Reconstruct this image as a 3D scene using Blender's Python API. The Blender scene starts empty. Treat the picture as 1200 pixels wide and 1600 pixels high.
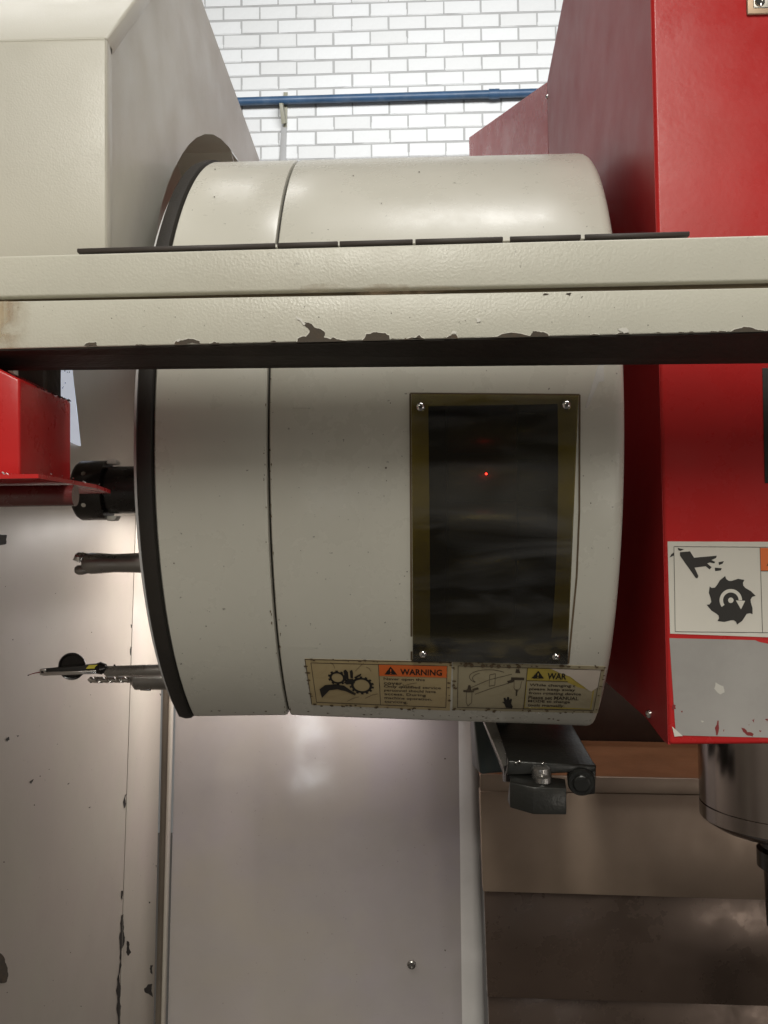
import bpy, bmesh, math, random
from math import sin, cos, tan, pi, radians, atan2, asin, sqrt, hypot
from mathutils import Vector, Matrix
random.seed(7)
SC = bpy.context.scene
COL = SC.collection

# ------------------------------------------------------------------ camera
F = 1500.0; YAW = .03; PITCH = .04; ROLL = .012
CAM = Vector((0, 0, 1.5))
_fw = Vector((-sin(YAW)*cos(PITCH), cos(YAW)*cos(PITCH), sin(PITCH)))
_rt = Vector((cos(YAW), sin(YAW), 0)); _up = _rt.cross(_fw)
_r = _rt*cos(ROLL) - _up*sin(ROLL); _u = _up*cos(ROLL) + _rt*sin(ROLL)
cd = bpy.data.cameras.new('camera'); cam = bpy.data.objects.new('camera', cd); COL.objects.link(cam)
cd.sensor_fit = 'HORIZONTAL'; cd.sensor_width = 36; cd.lens = 36*F/1200
cd.clip_start = .05; cd.clip_end = 200
m = Matrix((( _r.x, _u.x, -_fw.x, CAM.x), (_r.y, _u.y, -_fw.y, CAM.y), (_r.z, _u.z, -_fw.z, CAM.z), (0, 0, 0, 1)))
cam.matrix_world = m
SC.camera = cam
SC.render.resolution_x = 768; SC.render.resolution_y = 1024

# ------------------------------------------------------------------ light
w = bpy.data.worlds.new("World"); SC.world = w; w.use_nodes = True
bg = w.node_tree.nodes['Background']; bg.inputs[0].default_value = (1, .9, .8, 1); bg.inputs[1].default_value = .055
SC.view_settings.view_transform = 'Standard'; SC.view_settings.look = 'None'
SC.view_settings.exposure = 0; SC.view_settings.gamma = 1
def area(name, loc, target, sx, sy, power, color):
    l = bpy.data.lights.new(name, 'AREA'); l.shape = 'RECTANGLE'; l.size = sx; l.size_y = sy
    l.energy = power; l.color = color
    o = bpy.data.objects.new(name, l); COL.objects.link(o); o.location = loc
    o.rotation_euler = (Vector(target)-Vector(loc)).to_track_quat('-Z', 'Y').to_euler()
    return o
def area2(name, loc, normal, along, L_, W_, power, color):
    o = area(name, loc, (0, 0, 0), L_, W_, power, color)
    z = -Vector(normal).normalized(); x = Vector(along).normalized(); y = z.cross(x).normalized(); x = y.cross(z)
    o.rotation_euler = Matrix((x, y, z)).transposed().to_euler(); return o
area2('hall_lamp_row', (-.1, -2.75, 4.1), (0, .5, -1), (0, 1, .5), 2.6, .3, 132, (1, .965, .88))
area2('hall_lamp_overhead', (.8, .98, 4.3), (-.25, 0, -1), (1, 0, -.25), 1.8, .3, 31, (1, .985, .97))
area2('red_side_fill', (-1.1, 2.1, 4.3), (.4, -.1, -1), (1, 0, .4), 1.2, .3, 8, (1, .985, .97))  # added unseen fill, lights the red housing's side
area('hall_lamp_by_brick_wall', (.3, 2.5, 4.3), (.3, 5.2, 3.3), 3.4, .6, 104, (.97, .98, 1))
area2('work_lamp_behind_magazine', (-.37, 1.72, 1.57), (0, 0, -1), (0, 1, 0), .30, .16, 1.25, (1, .94, .88))
area2('rear_wall_fill', (-.20, 1.80, 1.32), (-.5, 0, -1), (1, 0, -.5), .45, .10, 1.15, (1, .93, .9))  # added fill hidden by the drum, brightens the rear wall
area('streak_light', (-.366, -2.6, .33), (-.165, 1.9, 1.1), .12, .17, .55, (.95, .98, 1))  # added unseen light, mirrors as a streak in the rear panel
area('streak_light_2', (-.350, -2.6, .03), (-.165, 1.9, 1.1), .12, .13, .4, (.95, .98, 1))  # second added light, gives the streak its lower blob
area('narrow_streak_light', (-.435, -2.6, .18), (-.165, 1.9, 1.1), .035, .5, .35, (.95, .98, 1))  # added thin light for the streak's narrow left line
area('low_right_fill', (2.0, -2.4, .3), (.1, 1.9, 1.1), .6, .8, 10, (1, .93, .84))  # added unseen light for the rear edge strip and low fill
area('high_front_fill', (.3, -2.4, 3.05), (0, 1.0, 1.5), 1.4, 1.1, 15.5, (1, .945, .80))  # added unseen front fill, kept off the drum just below the rail
area('side_wall_fill', (3.0, -1.0, .9), (-.4, 1.4, 1.2), 1.0, .8, 5, (1, .93, .86))  # added unseen fill aimed at the left side wall

# ------------------------------------------------------------------ pixel -> place
def ray(px, py):
    return _fw + _r*((px-600)/F) + _u*((800-py)/F)
def PY(px, py, Y): d = ray(px, py); return CAM + d*((Y-CAM.y)/d.y)
def PX(px, py, X): d = ray(px, py); return CAM + d*((X-CAM.x)/d.x)
def PZ(px, py, Z): d = ray(px, py); return CAM + d*((Z-CAM.z)/d.z)

# ------------------------------------------------------------------ helpers
BASE = {}
def link(o, parent=None, kind=None, label=None):
    COL.objects.link(o)
    if parent is not None:
        o.parent = parent; BASE[o.name] = BASE[parent.name]
    if kind: o['kind'] = kind
    if label: o['label'] = label
    return o
def thing(name, loc, label=None, cat=None, group=None, kind=None):
    o = bpy.data.objects.new(name, None); COL.objects.link(o); o.location = loc; o.empty_display_size = .05
    BASE[o.name] = Vector(loc)
    if label: o['label'] = label
    if cat: o['category'] = cat
    if group: o['group'] = group
    if kind: o['kind'] = kind
    return o
def mesh(name, verts, faces, mat, parent=None, smooth=False, kind=None, label=None, cat=None, sharp=None):
    b = BASE[parent.name] if parent is not None else Vector((0, 0, 0))
    me = bpy.data.meshes.new(name)
    me.from_pydata([tuple(Vector(v)-b) for v in verts], [], faces)
    bm = bmesh.new(); bm.from_mesh(me); bmesh.ops.recalc_face_normals(bm, faces=bm.faces)
    bm.to_mesh(me); bm.free()
    me.materials.append(mat)
    if smooth: me.polygons.foreach_set('use_smooth', [True]*len(me.polygons))
    me.update()
    if smooth: 
        try: me.set_sharp_from_angle(angle=radians(sharp or 35))
        except Exception: pass
    o = bpy.data.objects.new(name, me); link(o, parent, kind, label)
    if parent is None: BASE[o.name] = Vector((0, 0, 0))
    if cat: o['category'] = cat
    return o
def bevel_mesh(name, verts, faces, mat, parent, w=.002, seg=3, edges=None, **k):
    bm = bmesh.new(); vs = [bm.verts.new(Vector(v)) for v in verts]
    for f in faces: bm.faces.new([vs[i] for i in f])
    bmesh.ops.recalc_face_normals(bm, faces=bm.faces)
    bmesh.ops.bevel(bm, geom=list(bm.edges), offset=w, segments=seg, affect='EDGES', profile=.5, clamp_overlap=True)
    V = [v.co.copy() for v in bm.verts]; bm.verts.index_update(); FF = [[v.index for v in f.verts] for f in bm.faces]; bm.free()
    return mesh(name, V, FF, mat, parent, smooth=True, sharp=50, **k)
HF = [(0, 1, 2, 3), (4, 7, 6, 5), (0, 4, 5, 1), (1, 5, 6, 2), (2, 6, 7, 3), (3, 7, 4, 0)]
def hexa(name, front, back, mat, parent, bevel=.0015, seg=2, **k):
    v = [Vector(p) for p in list(front)+list(back)]
    if bevel: return bevel_mesh(name, v, HF, mat, parent, bevel, seg, **k)
    return mesh(name, v, HF, mat, parent, **k)
def box(name, c, s, mat, parent, bevel=.001, rot=None, seg=2, **k):
    c = Vector(c); R = rot or Matrix.Identity(3)
    q = []
    for y in (-1, 1):
        for x, z in ((-1, 1), (1, 1), (1, -1), (-1, -1)):
            q.append(c + R @ Vector((x*s[0]/2, y*s[1]/2, z*s[2]/2)))
    return hexa(name, q[:4], q[4:], mat, parent, bevel, seg, **k)
def lathe(name, p0, axis, prof, mat, parent, n=48, **k):
    """prof: (distance along axis, radius)"""
    p0 = Vector(p0); a = Vector(axis).normalized(); t = Vector((0, 0, 1)) if abs(a.z) < .9 else Vector((0, 1, 0))
    u = a.cross(t).normalized(); v = a.cross(u)
    V = []; Fc = []
    for d, r in prof:
        for i in range(n):
            q = 2*pi*i/n; V.append(p0 + a*d + (u*cos(q)+v*sin(q))*max(r, 1e-5))
    for j in range(len(prof)-1):
        for i in range(n):
            Fc.append((j*n+i, j*n+(i+1) % n, (j+1)*n+(i+1) % n, (j+1)*n+i))
    Fc.append(tuple(range(n))); Fc.append(tuple((len(prof)-1)*n+i for i in range(n))[::-1])
    return mesh(name, V, Fc, mat, parent, smooth=True, sharp=32, **k)
def tube(name, pts, r, mat, parent, n=10, **k):
    pts = [Vector(p) for p in pts]; V = []; Fc = []
    for i, p in enumerate(pts):
        d = (pts[min(i+1, len(pts)-1)]-pts[max(i-1, 0)]).normalized()
        t = Vector((0, 0, 1)) if abs(d.z) < .9 else Vector((0, 1, 0))
        u = d.cross(t).normalized(); v = d.cross(u); rr = r[i] if isinstance(r, (list, tuple)) else r
        for j in range(n): q = 2*pi*j/n; V.append(p+(u*cos(q)+v*sin(q))*rr)
    for i in range(len(pts)-1):
        for j in range(n): Fc.append((i*n+j, i*n+(j+1) % n, (i+1)*n+(j+1) % n, (i+1)*n+j))
    Fc.append(tuple(range(n))); Fc.append(tuple((len(pts)-1)*n+i for i in range(n))[::-1])
    return mesh(name, V, Fc, mat, parent, smooth=True, **k)
def poly2d(polys):
    """list of 2D outlines -> triangulated verts/faces (no holes)"""
    V = []; Fc = []
    for P in polys:
        bm = bmesh.new(); vs = [bm.verts.new((x, -y, 0)) for x, y in P]
        try: f = bm.faces.new(vs)
        except Exception: bm.free(); continue
        bmesh.ops.triangulate(bm, faces=[f])
        for _ in range(3):
            le = [e_ for e_ in bm.edges if e_.calc_length() > 12]
            if not le or len(bm.faces) > 1500: break
            bmesh.ops.subdivide_edges(bm, edges=le, cuts=1); bmesh.ops.triangulate(bm, faces=bm.faces)
        bm.verts.index_update()
        b = len(V); V += [(v.co.x, -v.co.y) for v in bm.verts]
        Fc += [[b+v.index for v in ff.verts] for ff in bm.faces]; bm.free()
    return V, Fc
def prints(name, polys, fn, mat, parent, **k):
    """flat print: outlines in the surface's own drawing, laid on it through fn"""
    if name in ('tool_symbol', 'scratch_mark', 'red_mark', 'bright_smudge', 'hand_symbol') and len(polys) > 1:
        return [prints(name, [P], fn, mat, parent, **k) for P in polys]
    if name in ('grime_spots', 'dirt_specks'): k['kind'] = 'stuff'
    V, Fc = poly2d(polys)
    o = mesh(name, [fn(x, y) for x, y in V], Fc, mat, parent, **k)
    return o
def rough_outline(P, amp, sub=3):
    for _ in range(sub):
        Q = []
        for i, a in enumerate(P):
            b = P[(i+1) % len(P)]; L = hypot(b[0]-a[0], b[1]-a[1])
            mx = (a[0]+b[0])/2; my = (a[1]+b[1])/2; k = random.uniform(-1, 1)*amp*L
            Q += [a, (mx - (b[1]-a[1])/max(L, 1e-6)*k, my + (b[0]-a[0])/max(L, 1e-6)*k)]
        P = Q; amp *= .8
    return P
def line2d(pts, wd):
    out = []
    for a, b in zip(pts[:-1], pts[1:]):
        L = hypot(b[0]-a[0], b[1]-a[1]) or 1; nx = -(b[1]-a[1])/L*wd/2; ny = (b[0]-a[0])/L*wd/2
        out.append([(a[0]+nx, a[1]+ny), (b[0]+nx, b[1]+ny), (b[0]-nx, b[1]-ny), (a[0]-nx, a[1]-ny)])
    return out
def circ(cx, cy, rx, ry=None, n=20, a0=0, a1=2*pi):
    ry = ry or rx
    return [(cx+rx*cos(a0+(a1-a0)*i/n), cy+ry*sin(a0+(a1-a0)*i/n)) for i in range(n + (0 if abs(a1-a0-2*pi) < 1e-6 else 1))]
def ring2d(cx, cy, ro, ri, n=24, a0=0, a1=2*pi, ky=1):
    out = []
    for i in range(n):
        a = a0+(a1-a0)*i/n; b = a0+(a1-a0)*(i+1)/n
        out.append([(cx+ro*cos(a), cy+ky*ro*sin(a)), (cx+ro*cos(b), cy+ky*ro*sin(b)), (cx+ri*cos(b), cy+ky*ri*sin(b)), (cx+ri*cos(a), cy+ky*ri*sin(a))])
    return out
_txt = {}
def text(name, s, x0, y0, x1, y1, fn, mat, parent, skew=0, bold=0):
    """lettering fitted into the box x0,y0 (top left) - x1,y1 (bottom right) of the drawing"""
    cu = bpy.data.curves.new('t', 'FONT'); cu.body = s; cu.resolution_u = 2; cu.offset = bold
    o = bpy.data.objects.new('t', cu); COL.objects.link(o)
    dg = bpy.context.evaluated_depsgraph_get(); me = bpy.data.meshes.new_from_object(o.evaluated_get(dg))
    vs = [v.co.copy() for v in me.vertices]; fs = [tuple(p.vertices) for p in me.polygons]
    bpy.data.objects.remove(o); bpy.data.curves.remove(cu); bpy.data.meshes.remove(me)
    xs = [v.x for v in vs]; ys = [v.y for v in vs]
    ax, bx, ay, by = min(xs), max(xs), min(min(ys), 0) if any(c in s for c in 'gpqy,') else 0, max(max(ys), .7)
    V = []
    for v in vs:
        X = x0+(v.x-ax)/(bx-ax)*(x1-x0); Y = y1-(v.y-ay)/(by-ay)*(y1-y0)
        V.append(fn(X, Y + skew*(X-x0)))
    return mesh(name, V, fs, mat, parent)

# ------------------------------------------------------------------ materials
def nt(name):
    m = bpy.data.materials.new(name); m.use_nodes = True; t = m.node_tree; b = t.nodes['Principled BSDF']
    return m, t, b
def N(t, typ, **k):
    n = t.nodes.new(typ)
    for a, v in k.items(): setattr(n, a, v)
    return n
def noise(t, scale, detail=4, rough=.55, vec=None, dist=0):
    n = N(t, 'ShaderNodeTexNoise'); n.inputs['Scale'].default_value = scale; n.inputs['Detail'].default_value = detail
    n.inputs['Roughness'].default_value = rough; n.inputs['Distortion'].default_value = dist
    if vec: t.links.new(vec, n.inputs['Vector'])
    return n.outputs['Fac']
def ramp(t, src, a, b, lo=0., hi=1.):
    r = N(t, 'ShaderNodeMapRange'); r.inputs[1].default_value = a; r.inputs[2].default_value = b
    r.inputs[3].default_value = lo; r.inputs[4].default_value = hi; t.links.new(src, r.inputs[0]); return r.outputs[0]
def mixc(t, fac, a, b):
    mx = N(t, 'ShaderNodeMix', data_type='RGBA')
    if isinstance(fac, float): mx.inputs[0].default_value = fac
    else: t.links.new(fac, mx.inputs[0])
    for i, v in ((6, a), (7, b)):
        if isinstance(v, tuple): mx.inputs[i].default_value = (*v, 1)
        else: t.links.new(v, mx.inputs[i])
    return mx.outputs[2]
def paint(name, c, rough=.4, peel=.0, peel_scale=900, dirt=.25, dirt_c=(.12, .09, .06), specks=.0, var=.12, coat=0, metal=0, wav=0, streak=0, streak_c=(.3, .17, .06), rv=.08, dscale=9, spec=.5, tint=None, orand=0):
    m, t, b = nt(name); b.inputs['Specular IOR Level'].default_value = spec
    co = N(t, 'ShaderNodeTexCoord').outputs['Object']
    n1 = noise(t, 5, 5, .6, co)
    col = mixc(t, ramp(t, n1, .3, .7), tuple(x*(1-var) for x in c), tuple(min(1, x*(1+var*.6)) for x in c))
    if dirt:
        n2 = noise(t, dscale, 8, .7, co, .6)
        col = mixc(t, ramp(t, n2, .5, .82, 0, dirt), col, dirt_c)
    if streak:
        mp = N(t, 'ShaderNodeMapping'); mp.inputs['Scale'].default_value = (40, 40, 1.5); t.links.new(co, mp.inputs[0])
        n4 = noise(t, 1, 5, .6, mp.outputs[0])
        col = mixc(t, ramp(t, n4, .52, .75, 0, streak), col, streak_c)
    if tint:
        n5 = noise(t, 4.5, 4, .6, co, .4); col = mixc(t, ramp(t, n5, .45, .7, 0, .5), col, tint[0])
        mp5 = N(t, 'ShaderNodeMapping'); mp5.inputs['Location'].default_value = (3.1, 1.7, 5.2); t.links.new(co, mp5.inputs[0])
        n6 = noise(t, 3.2, 4, .6, mp5.outputs[0], .4); col = mixc(t, ramp(t, n6, .45, .7, 0, .5), col, tint[1])
    if orand:
        oi = N(t, 'ShaderNodeObjectInfo'); col = mixc(t, ramp(t, oi.outputs['Random'], 0, 1, 0, orand), col, (.52, .51, .47))
    if specks:
        n3 = noise(t, 170, 2, .5, co)
        col = mixc(t, ramp(t, n3, .735, .76, 0, specks), col, (.03, .022, .016))
    t.links.new(col, b.inputs['Base Color'])
    t.links.new(ramp(t, noise(t, 14, 6, .65, co), .3, .7, max(.02, rough-rv), rough+rv), b.inputs['Roughness'])
    b.inputs['Metallic'].default_value = metal
    if coat: b.inputs['Coat Weight'].default_value = coat; b.inputs['Coat Roughness'].default_value = .12
    if peel or wav:
        bp = N(t, 'ShaderNodeBump'); bp.inputs['Strength'].default_value = 1; bp.inputs['Distance'].default_value = peel
        t.links.new(noise(t, peel_scale, 2, .5, co), bp.inputs['Height'])
        last = bp
        if wav:
            b2 = N(t, 'ShaderNodeBump'); b2.inputs['Strength'].default_value = 1; b2.inputs['Distance'].default_value = wav
            t.links.new(noise(t, 7, 2, .5, co), b2.inputs['Height']); t.links.new(bp.outputs[0], b2.inputs['Normal']); last = b2
        t.links.new(last.outputs[0], b.inputs['Normal'])
    return m
CREAM = (.60, .565, .455)
M = {}
M['beam'] = paint('cream_beam_paint', (.60, .585, .50), .36, peel=.0003, peel_scale=430, dirt=.22, dirt_c=(.32, .25, .19), dscale=5, specks=.25, var=.06)
M['drum'] = paint('cream_cover_paint', (.59, .575, .505), .29, rv=.07, peel=.00006, peel_scale=600, dirt=.025, dirt_c=(.33, .27, .2), dscale=4, specks=.55, var=.05)
M['cab'] = paint('cream_cabinet_paint', (.55, .53, .455), .36, peel=.00012, peel_scale=500, dirt=.08, dirt_c=(.35, .28, .2), var=.05)
M['cab_side'] = M['cab']
M['wall'] = paint('enclosure_paint', (.52, .47, .41), .38, peel=.00015, peel_scale=500, dirt=.03, dirt_c=(.25, .18, .12), specks=.5, var=.07, dscale=3, rv=.03, tint=((.50, .42, .40), (.47, .46, .38)))
M['rear'] = paint('enclosure_rear_paint', (.43, .395, .385), .08, rv=.02, peel=.00003, peel_scale=300, dirt=.08, dirt_c=(.2, .15, .12), specks=.3, var=.08, wav=.0008, dscale=6, tint=((.42, .37, .42), (.46, .41, .33)))
M['rust'] = paint('rusty_stain', (.55, .36, .16), .6, var=.2, dirt=.5)
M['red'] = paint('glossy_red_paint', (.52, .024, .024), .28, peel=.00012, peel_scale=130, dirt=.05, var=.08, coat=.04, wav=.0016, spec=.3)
M['red_side'] = paint('shade_darkened_red_paint', (.40, .018, .020), .42, spec=.3, dirt=.04, var=.06, rv=.04)  # front's red darkened, the side's shade put into the colour
M['black'] = paint('black_rubber', (.02, .017, .014), .6, var=.3, dirt=.1, peel=.0003, peel_scale=300)
M['primer'] = paint('dark_primer', (.075, .06, .045), .85, var=.4, dirt=.5, dirt_c=(.16, .09, .04), dscale=60, peel=.0003, peel_scale=300)
M['paint_edge'] = paint('broken_paint_edge', (.72, .70, .62), .5)
M['under'] = paint('grime_and_shade_dark', (.022, .016, .011), .7, var=.5, dirt=.2, peel=.001, peel_scale=120)  # rail grime; on the frame block it stands in for shade
M['strip'] = paint('brown_rubber_strip', (.045, .035, .03), .6, var=.3, dirt=.2)
M['joint'] = paint('dusty_joint', (.16, .125, .08), .8, var=.4, dirt=.4)
M['tape'] = paint('white_tape', (.7, .68, .62), .5)
M['steel'] = paint('polished_steel', (.62, .6, .58), .22, metal=1, var=.1, dirt=.1)
M['dsteel'] = paint('dark_tool_steel', (.40, .385, .365), .28, metal=.85, var=.35, dirt=.6, dirt_c=(.05, .035, .025), rv=.12)
M['toolblack'] = paint('blackened_steel', (.012, .009, .008), .25, var=.3, dirt=.1)
M['spindle'] = paint('ground_spindle_steel', (.38, .34, .32), .17, metal=1, var=.15, dirt=.2, dirt_c=(.1, .07, .05), rv=.05)
M['discw'] = paint('bare_disc_edge', (.72, .72, .72), .45, var=.1)
M['scuff'] = paint('grey_scuff', (.22, .19, .18), .6)
M['flange'] = paint('reflection_pale_flange', (.72, .70, .68), .2, wav=.001, dirt=.15, dirt_c=(.3, .28, .26), var=.1)  # paler than the panel, bright reflection strip put into the colour
M['chrome'] = paint('bright_chrome', (.85, .84, .82), .12, metal=1, dirt=.1)
M['arm'] = paint('oily_cast_iron', (.028, .028, .025), .34, metal=.3, var=.35, dirt=.4, peel=.0004, peel_scale=200)
M['teal'] = paint('dark_teal_paint', (.035, .05, .05), .4, var=.2, dirt=.4)
M['cover1'] = paint('way_cover_steel', (.35, .265, .20), .44, metal=.45, var=.15, dirt=.18, dirt_c=(.12, .06, .03), dscale=4, rv=.12)  # brown of the cover steels holds the red parts' reflected tint
M['cover2'] = paint('way_cover_dark_steel', (.12, .085, .066), .3, metal=.5, var=.12, dirt=.04, dirt_c=(.03, .02, .015), dscale=4, rv=.12)
M['dark'] = paint('dark_recess', (.012, .009, .007), .7)
M['column'] = paint('dark_brown_column', (.05, .028, .018), .5, var=.3)
M['brick'] = paint('white_painted_brick', (.80, .81, .80), .7, peel=.003, peel_scale=30, dirt=.08, var=.05, orand=.22)
M['mortar'] = paint('grey_white_mortar', (.44, .44, .43), .9, var=.08, peel=.0003, peel_scale=60)
M['blue'] = paint('blue_pipe_paint', (.04, .095, .185), .4, var=.25, dirt=.25, dirt_c=(.3, .35, .4))
M['galv'] = paint('grey_green_bracket', (.34, .33, .25), .55, var=.3, dirt=.2)
M['conduit'] = paint('grey_conduit', (.38, .38, .37), .6, var=.1)
M['sticker_white'] = paint('white_sticker', (.66, .63, .56), .35, var=.04, dirt=.05, coat=.3)
M['sticker_aged'] = paint('yellowed_sticker', (.47, .37, .20), .42, var=.15, dirt=.55, dirt_c=(.28, .19, .09), dscale=28)
M['sticker_aged2'] = paint('greyed_sticker', (.40, .35, .23), .42, var=.15, dirt=.5, dirt_c=(.22, .17, .09), dscale=30)
M['sticker_yellow'] = paint('faded_yellow_sticker', (.46, .36, .07), .42, var=.2, dirt=.4, dscale=30)
M['sticker_film'] = paint('lifted_clear_film', (.62, .55, .47), .25, var=.15, dirt=.2)
M['orange'] = paint('orange_sticker_header', (.75, .16, .035), .4, var=.1, dirt=.2, dirt_c=(.3, .1, .04))
M['ink'] = paint('black_ink', (.018, .015, .012), .5, var=.2, dirt=.0)
M['ink_faded'] = paint('faded_black_ink', (.06, .045, .03), .55, var=.5, dirt=.6, dirt_c=(.22, .17, .09), dscale=60)
M['grime'] = paint('sticker_edge_grime', (.13, .09, .05), .8, var=.4, dirt=.3)
M['silver'] = paint('silver_blank_label', (.36, .345, .325), .34, metal=.25, var=.1, dirt=.3, dirt_c=(.2, .19, .18), peel=.00005, peel_scale=60, dscale=14)
M['silver_hi'] = paint('scuffed_silver', (.55, .53, .48), .4)
M['bounceplate'] = paint('orange_bounce_plate', (.30, .13, .06), .35, var=.3, dirt=.3, dirt_c=(.15, .06, .02), dscale=6)  # orange bounce light off the red cover put into the colour
M['redmark'] = paint('dried_red_paint', (.22, .02, .02), .6)
M['yellow'] = paint('yellow_label', (.75, .66, .06), .4)
M['plate'] = paint('worn_brass_plate', (.45, .32, .22), .45, metal=.4, dirt=.5)
M['swarf'] = paint('metal_swarf', (.6, .58, .55), .3, metal=1)
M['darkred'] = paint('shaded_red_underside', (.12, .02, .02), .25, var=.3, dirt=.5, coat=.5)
# smoked acrylic
mg, t, b = nt('smoked_brown_acrylic'); t.nodes.remove(b)
tr = N(t, 'ShaderNodeBsdfTransparent'); tr.inputs[0].default_value = (.69, .64, .38, 1)
gl = N(t, 'ShaderNodeBsdfGlossy'); gl.inputs['Roughness'].default_value = .06; gl.inputs[0].default_value = (1, .98, .95, 1)
fr = N(t, 'ShaderNodeFresnel'); fr.inputs[0].default_value = 1.5
bp = N(t, 'ShaderNodeBump'); bp.inputs['Distance'].default_value = .004
t.links.new(noise(t, 9, 2, .5, N(t, 'ShaderNodeTexCoord').outputs['Object']), bp.inputs['Height'])
t.links.new(bp.outputs[0], gl.inputs['Normal'])
ms = N(t, 'ShaderNodeMixShader'); t.links.new(fr.outputs[0], ms.inputs[0]); t.links.new(tr.outputs[0], ms.inputs[1]); t.links.new(gl.outputs[0], ms.inputs[2])
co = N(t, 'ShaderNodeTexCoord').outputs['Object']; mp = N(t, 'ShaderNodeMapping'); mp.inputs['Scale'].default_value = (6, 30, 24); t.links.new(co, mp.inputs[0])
df = N(t, 'ShaderNodeBsdfDiffuse'); df.inputs[0].default_value = (.42, .43, .46, 1)  # grey haze painted in for reflections of the hall
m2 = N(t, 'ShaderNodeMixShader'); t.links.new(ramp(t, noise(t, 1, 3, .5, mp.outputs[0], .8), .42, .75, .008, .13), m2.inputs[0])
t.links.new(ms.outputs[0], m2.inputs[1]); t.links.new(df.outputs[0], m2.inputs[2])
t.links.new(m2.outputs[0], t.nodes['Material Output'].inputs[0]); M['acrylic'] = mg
# clear tape
mg, t, b = nt('clear_tape'); t.nodes.remove(b)
tr = N(t, 'ShaderNodeBsdfTransparent'); tr.inputs[0].default_value = (.95, .95, .95, 1)
gl = N(t, 'ShaderNodeBsdfDiffuse'); gl.inputs[0].default_value = (.8, .8, .78, 1)
ms = N(t, 'ShaderNodeMixShader'); ms.inputs[0].default_value = .6; t.links.new(tr.outputs[0], ms.inputs[1]); t.links.new(gl.outputs[0], ms.inputs[2])
t.links.new(ms.outputs[0], t.nodes['Material Output'].inputs[0]); M['cleartape'] = mg
def emit(name, c, s, base=(.5, .5, .5)):
    m, t, b = nt(name); b.inputs['Base Color'].default_value = (*base, 1); b.inputs['Emission Color'].default_value = (*c, 1)
    b.inputs['Emission Strength'].default_value = s; return m
M['led'] = emit('red_led', (1, .02, .03), 26)
M['glow_sheet'] = emit('pale_glowing_sheet', (.80, .86, 1), .42, (.6, .62, .65))  # emission stands in for outside light through an opening

# ================================================================== BRICK WALL
YW = 5.2; BW, BH = .2035, .0790
wall = thing('brick_wall', (0, YW, 1.5), 'white painted brick wall in the background behind the blue pipe', 'wall')
p_ref = PY(408, 198.6, YW)                   # a head joint in a course whose centre is at this height
bx, bz, by = BW-.0045, BH-.0065, .03
bm = bmesh.new(); bmesh.ops.create_cube(bm, size=1); bmesh.ops.scale(bm, vec=(bx, by, bz), verts=bm.verts)
bmesh.ops.bevel(bm, geom=list(bm.edges), offset=.0028, segments=2, affect='EDGES')
bme = bpy.data.meshes.new('brick'); bm.to_mesh(bme); bm.free(); bme.materials.append(M['brick'])
rows = range(-6, 11); cols = range(-4, 13)
stuffV = []; stuffF = []
for r in range(-28, 22):
    for c in range(-16, 22):
        ox = .5*BW if r % 2 else 0
        x = p_ref.x + ox + (c+.5)*BW; z = p_ref.z + r*BH
        dx, dy, dz = random.uniform(-.0018, .0018), random.uniform(-.0006, .0006), random.uniform(-.0013, .0013)
        if r in rows and c in cols:
            o = bpy.data.objects.new('brick', bme); COL.objects.link(o); o.parent = wall
            o.location = (x+dx, YW-.008+dy-YW, z+dz-1.5); o.rotation_euler = (-.02+random.uniform(-.006, .006), random.uniform(-.009, .009), random.uniform(-.003, .003))
        elif z > .0:
            q = len(stuffV)
            for yy in (-.023, .005):
                for a, bb in ((-1, 1), (1, 1), (1, -1), (-1, -1)): stuffV.append((x+dx+a*bx/2, YW+yy+dy, z+dz+bb*bz/2))
            stuffF += [tuple(q+i for i in f) for f in HF]
mesh('far_bricks', stuffV, stuffF, M['brick'], wall, kind='stuff')
box('mortar', (p_ref.x+.6, YW+.0290, 2.7), (8.2, .1, 5.4), M['mortar'], wall, 0)

# blue pipe on its bracket
pz = lambda px, py: PY(px, py, YW-.065)
pa = PY(370, 158.7, YW-.065); pb = PY(830, 145, YW-.065); dirp = (pb-pa).normalized()
pipe = thing('blue_pipe', pa, 'blue painted pipe running level along the white brick wall', 'pipe')
tube('pipe', [pa-dirp*1.2, pb+dirp*1.5], .0215, M['blue'], pipe, 16)
pc = pa + dirp*((PY(772, 148, YW-.065)-pa).length)
tube('coupling', [pc-dirp*.028, pc+dirp*.028], .0265, M['blue'], pipe, 16)
br = thing('pipe_bracket', PY(444, 200, YW-.05), 'greenish steel bracket holding up the blue pipe on the brick wall', 'bracket')
def q(px, py, Y): return PY(px, py, Y)
hexa('hook', [q(436, 161, YW-.10), q(441, 161, YW-.10), q(446.5, 192, YW-.07), q(440, 194, YW-.07)], [q(438, 161, YW-.07), q(443, 161, YW-.07), q(448, 192, YW-.045), q(442, 194, YW-.045)], M['galv'], br, .001)
hexa('back_plate', [q(443, 144, YW-.035), q(449.5, 144, YW-.035), q(448.5, 200, YW-.035), q(443, 200, YW-.035)], [q(443, 144, YW-.025), q(449.5, 144, YW-.025), q(448.5, 200, YW-.025), q(443, 200, YW-.025)], M['galv'], br, .001)
hexa('strap', [q(439.5, 199, YW-.04), q(448, 199, YW-.04), q(444, 330, YW-.04), q(432, 330, YW-.04)], [q(439.5, 199, YW-.025), q(448, 199, YW-.025), q(444, 330, YW-.025), q(432, 330, YW-.025)], M['conduit'], br, .001)

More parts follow.
